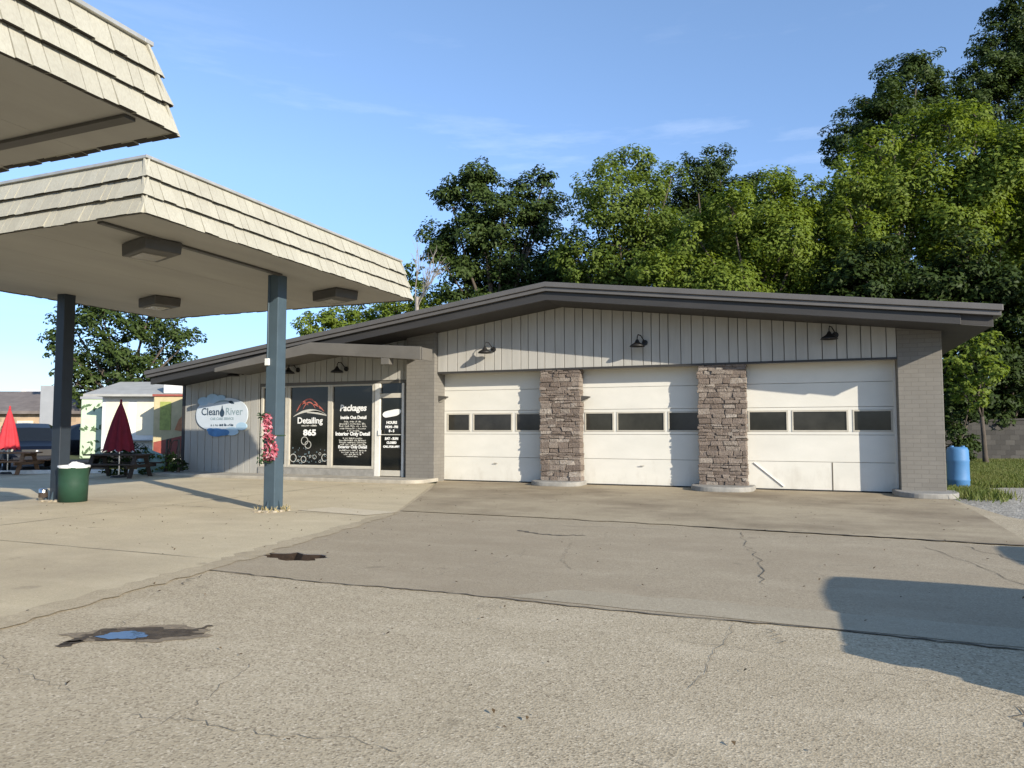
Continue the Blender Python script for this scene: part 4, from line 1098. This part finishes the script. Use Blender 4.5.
t, hw = house('brick_store', 'long low tan brick store with a brown shingle roof beyond the parked SUV', 'store', -120, 88, 46, 2.6, 4.0, 9, MAT['far_brick'], MAT['far_roof'])
for xx in (-6, -2.5, .2, 2.6, 4.4):
    mb = MB(); mb.box(xx - .5, xx + .5, -.03, .02, .9, 2.1); w_ = mb.build('window', MAT['cream'], t, local=True)
    mb = MB(); mb.box(xx - .42, xx + .42, -.045, -.02, .98, 2.02); mb.build('pane', MAT['letter_grey'], w_, local=True)
t, hw = house('white_house', 'white gabled house roof showing far behind the brick store', 'house', -60, 60, 85, 4.2, 6.0, 9, MAT['white'], MAT['far_roof_grey'])
mb = MB(); mb.prism_y([(2.0, 4.2), (6.6, 4.2), (4.3, 6.1)], -2.5, 4.0); mb.build('dormer', MAT['white'], t, local=True)
t, hw = house('grey_roof_shed', 'low building with a pale grey hipped tin roof behind the food trailers', 'shed', 95, 215, 39, 3.3, 4.1, 6, MAT['white'], MAT['far_roof_grey'], .6)
for xx in (hw * .35, hw * .72):
    mb = MB(); mb.box(xx - .45, xx + .45, -.5, .4, 3.45, 4.35); mb.build('roof_vent', MAT['white'], t, local=True, bevel=.03)
# grey sign panel
x, y = at(55, 36); t = thing('blank_sign_panel', 'tall plain grey sign panel on two posts behind the dark left canopy post', 'sign panel', (x, y, 0), R(35))
mb = MB(); mb.box(-.62, .62, -.12, .12, 1.15, 3.65); mb.build('panel', MAT['panel_grey'], t, local=True, bevel=.02)
for s_ in (-1, 1):
    mb = MB(); mb.box(s_ * .45 - .05, s_ * .45 + .05, -.05, .05, -.03, 1.16); mb.build('post', MAT['iron'], t, local=True)
# mint trailer
x, y = at(101, 30); t = thing('mint_food_trailer', 'mint green food trailer printed with leaf shapes beside the white trailer', 'food trailer', (x, y, 0), R(32))
mb = MB(); mb.box(-.75, .75, 0, 4.5, .35, 2.75); mb.build('body', MAT['mint'], t, local=True, bevel=.04)
mb = MB(); mb.box(-.78, .78, -.03, 4.53, 2.75, 2.85); mb.build('roof_edge', MAT['panel_grey'], t, local=True)
rr = random.Random(12); mb = MB()
for k in range(46):
    cx_, cz_ = rr.uniform(-.7, .25), rr.choice([rr.uniform(.4, 1.1), rr.uniform(.4, .9), rr.uniform(2.3, 2.6), rr.uniform(1.5, 1.65)])
    a = rr.uniform(0, 3.14); l = rr.uniform(.07, .16); ww = l * .4
    o_ = [(cx_ + l * math.cos(a), cz_ + l * math.sin(a)), (cx_ - ww * math.sin(a), cz_ + ww * math.cos(a)), (cx_ - l * math.cos(a), cz_ - l * math.sin(a)), (cx_ + ww * math.sin(a), cz_ - ww * math.cos(a))]
    mb.prism_y(o_, -.004 - .0004 * k, -.001)
mb.build('leaf_print', MAT['leaf_print'], t, local=True)
mb = MB(); mb.box(.28, .62, -.03, .0, .5, 2.6); mb.build('side_door', MAT['mint'], t, local=True, bevel=.01)
mb = MB(); mb.box(.66, .76, -.05, -.0, .35, 2.74); mb.build('corner_post', MAT['iron'], t, local=True)
for yy in (1.4, 2.4):
    for s_ in (-1, 1):
        mb = MB(); mb.lathe([(0, -.09), (.3, -.09), (.33, 0), (.3, .09), (0, .09)], (s_ * .66, yy, .33), 18, 'x'); mb.build('wheel', MAT['rubber'], t, local=True, smooth=True)
# white trailer
x, y = at(146, 29); t = thing('white_food_trailer', 'white food trailer with cream menu panels behind the maroon parasol', 'food trailer', (x, y, 0), R(24))
mb = MB(); mb.box(-1.7, 1.9, 0, 2.3, .62, 2.85); mb.build('body', MAT['white'], t, local=True, bevel=.04)
mb = MB(); mb.box(-1.55, -.65, -.02, .001, 1.3, 2.6); mb.build('menu_panel', MAT['cream'], t, local=True, bevel=.01)
mb = MB(); mb.box(-.35, .75, -.02, .001, 1.3, 2.6); mb.build('menu_panel', MAT['cream'], t, local=True, bevel=.01)
mb = MB(); mb.box(-.55, .9, -.35, -.0, 1.08, 1.12); mb.build('serving_shelf', MAT['panel_grey'], t, local=True)
mb = MB(); mb.box(-1.6, 1.8, .01, 2.2, .40, .62); mb.build('chassis', MAT['iron'], t, local=True)
mb = MB(); mb.box(-1.75, 1.95, -.45, .02, 2.80, 2.86); mb.build('awning_rail', MAT['far_roof_grey'], t, local=True)
for xx in (-.4, .5):
    mb = MB(); mb.lathe([(0, -.1), (.3, -.1), (.33, 0), (.3, .1), (0, .1)], (xx, .3, .33), 18, 'y'); mb.build('wheel', MAT['rubber'], t, local=True, smooth=True)
# colourful stall
x, y = at(174, 27.5); t = thing('painted_stall', 'yellow, lime and red painted food stall beside the shop corner', 'food stall', (x, y, 0), R(24))
mb = MB(); mb.box(-.75, .9, 0, 1.6, .5, 2.75); mb.build('body', MAT['yellow'], t, local=True, bevel=.03)
mb = MB(); mb.box(-.5, -.1, -.02, .001, 1.5, 2.55); mb.build('lime_panel', MAT['lime'], t, local=True)
mb = MB(); mb.prism_y([(.05, 1.5), (.85, 1.35), (.85, 2.3), (.5, 2.2), (.2, 1.9)], -.02, .001); mb.build('orange_panel', MAT['orange'], t, local=True)
mb = MB(); mb.prism_y([(-.7, .62), (.86, .62), (.86, 1.33), (.3, 1.28), (-.7, 1.05)], -.025, .001); mb.build('red_panel', MAT['red_panel'], t, local=True)
mb = MB(); mb.box(-.78, .93, -.05, 1.65, 2.75, 2.83); mb.build('roof_edge', MAT['red_panel'], t, local=True)
for s_ in (-1, 1):
    mb = MB(); mb.box(s_ * .6 - .06, s_ * .6 + .06, .1, .3, 0, .52); mb.build('leg', MAT['iron'], t, local=True)
# teal tarp heap and pots
def rock(name, cx_, cy_, r_, sz, m, seed, label, cat, sub=3):
    bm = bmesh.new(); bmesh.ops.create_icosphere(bm, subdivisions=sub, radius=1)
    q = random.Random(seed); ph = [q.uniform(0, 6) for _ in range(6)]
    vs = []
    for v in bm.verts:
        c = v.co; k = 1 + .12 * math.sin(4 * c.x + ph[0]) * math.sin(3 * c.y + ph[1]) + .08 * math.sin(7 * c.z + 5 * c.x + ph[2])
        vs.append((cx_ + c.x * r_[0] * k, cy_ + c.y * r_[1] * k, max(0, sz * .35 + c.z * sz * .65 * k)))
    mb = MB(); mb.raw(vs, [tuple(v.index for v in f.verts) for f in bm.faces]); bm.free()
    o = mb.build(name, m, smooth=True); return props(o, label, cat)
p = at(152, 25.5); rock('tarp_heap', p[0], p[1], (.5, .4), .85, MAT['teal_tarp'], 3, 'teal tarpaulin heap in front of the white food trailer', 'tarpaulin')

# blue barrel
t = thing('plastic_barrel', 'sky blue plastic barrel standing on gravel at the right corner of the garage', 'barrel', (3.32, 21.2, 0))
mb = MB(); mb.lathe([(0, -.01), (.22, -.01), (.24, .02), (.245, .25), (.257, .27), (.245, .30), (.245, .72), (.257, .75), (.245, .78), (.24, 1.0), (.21, 1.07), (.17, 1.08), (0, 1.08)], (3.32, 21.2, 0), 32); mb.build('drum', MAT['barrel_blue'], t, smooth=True)
for dx in (-.12, .12):
    mb = MB(); mb.lathe([(.045, 1.075), (.045, 1.11), (0, 1.11)], (3.32 + dx, 21.2, 0), 12); mb.build('bung', MAT['barrel_blue'], t)

# block wall behind the grass
a = at(955, 37.5); b = at(1180, 35.5)
mb = MB(); d = Vector((b[0] - a[0], b[1] - a[1], 0)); nn = Vector((-d.y, d.x, 0)).normalized() * .25
A0 = Vector((a[0], a[1], -.1)) - d * .25; B0 = Vector((b[0], b[1], -.1))
mb.hexa([A0, B0, B0 + nn, A0 + nn, A0 + Vector((0, 0, 1.9)), B0 + Vector((0, 0, 2.3)), B0 + nn + Vector((0, 0, 2.3)), A0 + nn + Vector((0, 0, 1.9))])
mb.hexa([A0 + Vector((0, 0, 1.903)) - nn * .15, B0 + Vector((0, 0, 2.303)) - nn * .15, B0 + nn * 1.15 + Vector((0, 0, 2.303)), A0 + nn * 1.15 + Vector((0, 0, 1.903)), A0 + Vector((0, 0, 2.0)) - nn * .15, B0 + Vector((0, 0, 2.4)) - nn * .15, B0 + nn * 1.15 + Vector((0, 0, 2.4)), A0 + nn * 1.15 + Vector((0, 0, 2.0))])
props(mb.build('block_wall', MAT['block_wall']), 'weathered grey block wall behind the grass at the right', 'wall')

# ------------------------------------------------------------------ foliage
def leaf_mesh(P, Nn, size, rngn, aspect=.5, fold=.18):
    n = len(P)
    rv = rngn.normal(size=(n, 3)); t = np.cross(Nn, rv); t /= np.linalg.norm(t, axis=1, keepdims=True) + 1e-9
    b = np.cross(Nn, t)
    l = (size * rngn.uniform(.65, 1.3, n))[:, None]
    v = np.empty((n, 4, 3), np.float32)
    v[:, 0] = P - t * l * .5; v[:, 2] = P + t * l * .5
    v[:, 1] = P + b * l * aspect * .5 + Nn * l * fold; v[:, 3] = P - b * l * aspect * .5 + Nn * l * fold
    return v.reshape(-1, 3)
def quads_object(name, v, m, parent=None):
    nq = len(v) // 4
    me = bpy.data.meshes.new(name)
    me.vertices.add(len(v)); me.vertices.foreach_set('co', v.astype(np.float32).ravel())
    me.loops.add(len(v)); me.loops.foreach_set('vertex_index', np.arange(len(v), dtype=np.int32))
    me.polygons.add(nq); me.polygons.foreach_set('loop_start', np.arange(0, len(v), 4, dtype=np.int32))
    me.update(calc_edges=True); me.materials.append(m)
    o = bpy.data.objects.new(name, me); COL.objects.link(o)
    if parent is not None: o.parent = parent
    return o
def tree(name, label, cat, d, lobes, base_px, leaf, seed, lsize=.26, trunk_r=.28, dens=1.0, depth=.8, group='trees behind the garage', clump=.32, hollow=.5, zs=(.5, .8)):
    rn = np.random.default_rng(seed); r = random.Random(seed)
    bx, by = at(base_px, d)
    t = thing(name, label, cat, (bx, by, -.03), 0, group)
    C = []
    for (px, py, rp) in lobes:
        dd = d + r.uniform(-depth, depth) * rp / F * d
        x, y = at(px, dd); C.append((Vector((x - bx, y - by, zz(py, dd))), rp / F * d))
    V = []; tips = []
    for c, rad in C:
        nc = max(8, int(30 * (rad / 2.0) ** .5))
        u = rn.normal(size=(nc, 3)); u /= np.linalg.norm(u, axis=1, keepdims=True)
        k = rn.uniform(hollow, 1.06, nc)[:, None]
        cc = np.array(c)[None] + u * k * rad
        for q in range(nc):
            cr = rad * rn.uniform(clump * .7, clump * 1.35)
            nl = int(dens * 62 * (cr / .6) ** 2 * (.26 / lsize) ** 2)
            nl = max(10, min(nl, 420))
            g = rn.normal(size=(nl, 3)); g /= np.linalg.norm(g, axis=1, keepdims=True); rr_ = rn.uniform(.15, 1, nl)[:, None] ** .5
            p = g * rr_ * cr * np.array([1.1, 1.1, rn.uniform(*zs)])
            p[:, 2] -= (.25 if zs[1] < 1 else .05) * (p[:, 0] ** 2 + p[:, 1] ** 2) / max(cr, .1)
            nrm = g * .55 + u[q][None] * .5 + np.array([.15, -.1, .6])[None] + rn.normal(size=(nl, 3)) * .3
            nrm /= np.linalg.norm(nrm, axis=1, keepdims=True)
            V.append(leaf_mesh(cc[q][None] + p, nrm, lsize, rn))
            if q % 4 == 0: tips.append((Vector(cc[q]), c))
    crown = quads_object('crown', np.concatenate(V), leaf, t)
    # trunk and limbs
    mb = MB()
    top = max(C, key=lambda a: a[0].z)[0]; low = min(c.z - rad for c, rad in C)
    cen = sum((c for c, _ in C), Vector()) / len(C)
    fork = Vector((cen.x * .25, cen.y * .25, max(1.2, low * .6 + cen.z * .15)))
    mb.tube([(0, 0, -.1), (fork.x * .3, fork.y * .3, .4), (fork.x * .6, fork.y * .6, fork.z * .6), tuple(fork)], [trunk_r * 1.35, trunk_r, trunk_r * .85, trunk_r * .75], 10)
    for c, rad in C:
        m1 = fork.lerp(c, .5) + Vector((r.uniform(-.3, .3), r.uniform(-.3, .3), .25 * rad))
        mb.tube([tuple(fork), tuple(fork.lerp(m1, .5) + Vector((r.uniform(-.15, .15), 0, .15))), tuple(m1), tuple(c)], [trunk_r * .5, trunk_r * .38, trunk_r * .26, trunk_r * .12], 7)
    for tip, c in tips:
        mb.tube([tuple(c), tuple(c.lerp(tip, .5) + Vector((r.uniform(-.1, .1), r.uniform(-.1, .1), .1))), tuple(tip)], [trunk_r * .11, trunk_r * .07, trunk_r * .03], 5)
    mb.build('trunk', MAT['bark'], t, local=True, smooth=True)
    return t
tree('oak_tree', 'dark green oak with open airy branches behind the garage ridge, leftmost of the tall trees', 'tree', 50,
     [(468, 178, 26), (448, 188, 17), (446, 235, 27), (485, 172, 18), (480, 225, 36), (525, 188, 20), (545, 175, 14), (535, 220, 30), (468, 268, 30), (515, 265, 36), (502, 208, 26), (552, 200, 15), (438, 255, 16), (550, 265, 28), (500, 300, 40), (455, 295, 18), (550, 300, 34)], 495, LEAF['oak'], 11, .29, .34, 1.25, clump=.36, hollow=.25)
tree('locust_tree', 'light yellow-green tree with feathery top behind the garage ridge', 'tree', 45,
     [(612, 162, 22), (640, 158, 21), (590, 195, 22), (618, 200, 36), (652, 200, 30), (585, 250, 30), (640, 255, 40), (675, 172, 16), (600, 280, 32), (665, 235, 32), (572, 275, 20), (640, 300, 40), (570, 240, 16)], 625, LEAF['mid'], 12, .25, .28, 1.2, zs=(.7, 1.5))
tree('oak_tree', 'dark oak crown showing between the two lighter trees', 'tree', 58,
     [(700, 166, 22), (725, 160, 19), (690, 205, 32), (716, 195, 32), (752, 182, 22), (662, 190, 18), (740, 215, 30), (790, 180, 15), (700, 250, 40), (760, 240, 40), (650, 250, 36)], 715, LEAF['oak'], 13, .28, .32, 1.2, hollow=.25)
tree('locust_tree', 'broad yellow-green tree right behind the right half of the garage roof', 'tree', 41,
     [(735, 205, 28), (775, 190, 26), (700, 235, 30), (740, 245, 38), (790, 235, 38), (812, 190, 19), (825, 230, 30), (690, 275, 32), (750, 280, 36), (810, 275, 34), (655, 270, 22), (765, 215, 34), (838, 270, 28), (720, 300, 34), (790, 305, 34)], 760, LEAF['lime'], 14, .24, .26, 1.25, zs=(.7, 1.5))
tree('oak_tree', 'tall dark oak at the upper right, its top rising over the lighter tree', 'tree', 60,
     [(872, 112, 26), (850, 130, 18), (905, 72, 24), (930, 54, 22), (945, 70, 20), (900, 105, 34), (940, 105, 32), (840, 150, 18), (880, 150, 36), (925, 145, 36), (850, 190, 30), (960, 110, 24), (900, 200, 44), (850, 230, 36)], 905, LEAF['oak'], 15, .30, .4, 1.25, hollow=.25)
tree('oak_tree', 'tallest dark oak cut by the top right corner of the photo', 'tree', 62,
     [(985, 70, 24), (1005, 40, 26), (1022, 8, 26), (1045, 30, 34), (1000, 90, 34), (1035, 80, 38), (1070, 60, 38), (1060, -10, 34), (1080, 120, 40), (1020, 140, 44), (985, 115, 26), (1000, 200, 50), (1060, 200, 50), (990, 260, 50)], 1030, LEAF['oak'], 16, .30, .42, 1.25, hollow=.25)
tree('maple_tree', 'big bright green tree filling the right side above the garage corner', 'tree', 40,
     [(858, 180, 28), (885, 145, 24), (925, 130, 26), (960, 120, 24), (990, 112, 24), (905, 190, 42), (950, 175, 42), (1000, 165, 42), (1040, 150, 38), (860, 225, 32), (915, 235, 42), (970, 225, 46), (1025, 220, 44), (1065, 190, 44), (880, 262, 30), (1050, 260, 40)], 950, LEAF['lime'], 17, .25, .34, 1.3, hollow=.4, zs=(.7, 1.5))
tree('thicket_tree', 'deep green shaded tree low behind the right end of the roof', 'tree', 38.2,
     [(860, 275, 40), (905, 275, 44), (950, 275, 46), (1000, 290, 48), (1045, 290, 48), (970, 320, 44), (1020, 350, 46), (1060, 360, 46), (985, 375, 36), (940, 330, 40), (1035, 400, 36), (1000, 410, 28), (955, 380, 34), (950, 420, 30), (975, 410, 26), (900, 310, 44), (850, 310, 40)], 1010, LEAF['under'], 18, .28, .3, 1.5, hollow=.15)
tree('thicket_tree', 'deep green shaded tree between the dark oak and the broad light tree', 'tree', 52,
     [(660, 250, 38), (700, 265, 42), (820, 215, 30), (845, 250, 38), (560, 270, 32), (800, 265, 44), (850, 205, 24), (610, 285, 38), (830, 290, 44), (750, 270, 44), (540, 295, 34), (500, 300, 30), (780, 300, 44), (690, 300, 44)], 705, LEAF['under'], 19, .28, .3, 1.4, hollow=.15)
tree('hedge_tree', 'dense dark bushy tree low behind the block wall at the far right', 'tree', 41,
     [(1000, 395, 26), (1010, 368, 34), (985, 350, 30), (1005, 330, 38), (1040, 340, 36), (1035, 385, 34), (1075, 390, 40), (965, 400, 26), (1010, 420, 24), (1050, 415, 34), (1100, 400, 46), (1130, 380, 46), (975, 430, 20)], 1040, LEAF['under'], 23, .24, .22, 1.5, hollow=.15)
tree('young_tree', 'slender young tree with drooping bright leaves in front of the block wall', 'tree', 33,
     [(970, 348, 18), (990, 345, 15), (975, 370, 20), (960, 385, 14), (990, 370, 15), (975, 394, 15), (958, 360, 14)], 984, LEAF['lime'], 20, .22, .11, 1.1, group='small trees at the lot edges')
tree('shade_bush', 'dark bushy growth between the blue barrel and the slender young tree', 'shrub', 35,
     [(955, 400, 18), (972, 415, 16), (952, 430, 20), (970, 445, 16), (950, 455, 18), (962, 380, 16)], 960, LEAF['under'], 24, .2, .08, 1.4, hollow=.15, group='small trees at the lot edges')
tree('lime_bush_tree', 'light green bushy tree showing above the shop roof under the canopy', 'tree', 52,
     [(308, 324, 18), (335, 318, 20), (365, 315, 21), (395, 305, 21), (420, 292, 19), (440, 296, 13), (402, 278, 14), (412, 268, 9), (350, 330, 24), (385, 325, 26), (430, 310, 20), (320, 335, 22)], 370, LEAF['lime'], 21, .26, .22, 1.3, group='small trees at the lot edges')
tree('maple_tree', 'dark spreading tree beyond the food trailers under the canopy at the left', 'tree', 46,
     [(70, 325, 24), (58, 345, 15), (100, 318, 28), (140, 322, 28), (172, 330, 20), (188, 338, 13), (85, 355, 30), (125, 352, 28), (162, 360, 26), (75, 385, 22), (108, 382, 28), (145, 380, 26), (92, 300, 22), (150, 300, 22), (60, 375, 12), (180, 362, 16)], 122, LEAF['oak'], 22, .29, .3, 1.05, hollow=.3, group='small trees at the lot edges')
# bare tree
bx, by = at(416, 47)
t = thing('bare_tree', 'thin leafless tree against the sky between the canopy end and the dark oak', 'tree', (bx, by, 0), 0, 'trees behind the garage')
rr = random.Random(33); mb = MB()
def twig(p, dr, ln, r_, lev):
    q = p + dr * ln * .5 + Vector((rr.uniform(-.1, .1), 0, 0)); e = p + dr * ln
    mb.tube([tuple(p), tuple(q), tuple(e)], [r_, r_ * .8, r_ * .6], 5)
    if lev == 0: return
    for k in range(4 if lev > 1 else 3):
        s = p.lerp(e, rr.uniform(.4, 1.0))
        nd = (dr + Vector((rr.uniform(-.55, .55), rr.uniform(-.4, .4), rr.uniform(-.1, .35)))).normalized()
        twig(s, nd, ln * rr.uniform(.5, .8), r_ * .55, lev - 1)
H0 = zz(296, 47)
mb.tube([(0, 0, -.05), (0.1, 0, H0 * .5), (0, 0, H0)], [.2, .16, .12], 8)
for k in range(5): twig(Vector((rr.uniform(-.2, .2), 0, H0 * rr.uniform(.85, 1.0))), Vector((rr.uniform(-.25, .8), rr.uniform(-.3, .3), 1)).normalized(), rr.uniform(1.7, 2.4), .04, 2)
mb.build('branches', M('pale_bare_bark', (.28, .25, .22), .9, .2, 8), t, local=True)

# shrubs by the stall and trailer
def shrub(label, px, d, wpx, hpx, leaf, seed, name='shrub'):
    return tree(name, label, 'shrub', d, [(px - wpx * .3, 430 + CH / d * F - hpx * .45, wpx * .36), (px + wpx * .3, 430 + CH / d * F - hpx * .5, wpx * .36), (px, 430 + CH / d * F - hpx * .7, wpx * .34)], px, leaf, seed, .12, .05, 1.0, group='shrubs by the food trailers')
shrub('bushy green shrub in front of the painted stall', 168, 25.5, 22, 24, LEAF['mid'], 41)
shrub('dark green shrub by the shop corner post', 180, 24.5, 14, 20, LEAF['under'], 42)
shrub('brownish planted shrub behind the dark picnic table', 128, 24.6, 40, 34, LEAF['under'], 43)
# grass
def grass(name, n, region, hmin, hmax, seed):
    rn = np.random.default_rng(seed); P = region(rn, n); k = len(P)
    a = rn.uniform(0, 6.28, k); h = rn.uniform(hmin, hmax, k); ww = rn.uniform(.008, .02, k)
    dx = np.stack([np.cos(a) * ww, np.sin(a) * ww, np.zeros(k)], 1); lean = np.stack([rn.normal(size=k) * h * .35, rn.normal(size=k) * h * .35, h], 1)
    v = np.empty((k, 4, 3)); v[:, 0] = P - dx; v[:, 1] = P + dx; v[:, 2] = P + lean + dx * .2; v[:, 3] = P + lean - dx * .2
    o = quads_object(name, v.reshape(-1, 3), MAT['grass']); o['kind'] = 'stuff'; return o
def reg(rn, n):
    px = rn.uniform(955, 1075, n); d = rn.uniform(18.8, 37, n); r_ = (px - 512) / F * d
    x = r_ * math.cos(TH) - d * math.sin(TH); y = r_ * math.sin(TH) + d * math.cos(TH)
    ok = (x > 3.4) & (y > 23.2 - .1 * (x - 4) + rn.normal(size=n) * .2); return np.stack([x[ok], y[ok], np.full(ok.sum(), -.03)], 1)
grass('grass', 52000, reg, .05, .16, 1)
def reg2(rn, n):
    x = 3.35 + rn.normal(size=n) * .28; y = 19.9 + rn.normal(size=n) * .55; ok = x > 2.84
    return np.stack([x[ok], y[ok], np.full(ok.sum(), -.01)], 1)
grass('grass_tuft', 4200, reg2, .06, .2, 2)

# dead leaves and grit blown over the paving
rn = np.random.default_rng(5); k = 420
P = np.stack([rn.uniform(-14, 3.0, k), rn.uniform(1.6, 18.0, k), np.full(k, .0185)], 1)
Nn = np.stack([rn.normal(size=k) * .3, rn.normal(size=k) * .3, np.ones(k)], 1); Nn /= np.linalg.norm(Nn, axis=1, keepdims=True)
o = quads_object('leaf_litter', leaf_mesh(P, Nn, .035, rn), M('dead_leaf', (.13, .09, .05), .95, .5, 3, spec=.05)); o['kind'] = 'stuff'
def reg3(rn, n):
    t = rn.uniform(0, 6.28, n); q = rn.uniform(.17, .34, n)
    return np.stack([-9.3 + q * np.cos(t), 11.16 + q * np.sin(t), np.full(n, .012)], 1)
o = grass('dry_weeds', 130, reg3, .03, .11, 6)
o.data.materials[0] = M('dry_grass_blade', (.30, .25, .13), .8, .3, 9)
# fine crack web in the older asphalt
rr = random.Random(91)
for k in range(26):
    x, y = rr.uniform(-5.5, 3.2), rr.uniform(2.2, 11.0)
    a = rr.choice([1.4, 1.7, .2, 2.9, 2.3]) + rr.uniform(-.3, .3); n_ = rr.randint(2, 4); pts = [(x, y)]
    for q in range(n_):
        a += rr.uniform(-.5, .5); l = rr.uniform(.25, .7); pts.append((pts[-1][0] + l * math.cos(a), pts[-1][1] + l * math.sin(a)))
    if any(p[0] < -5.3 - .12 * (p[1] - 3) or abs(p[1] - 6.15) < .05 for p in pts) : continue
    ribbon('hairline_crack', pts, rr.uniform(.003, .007), .0092 if min(p[1] for p in pts) > 6.3 else .0057, MAT['hairline'], .03, 200 + k, 8)
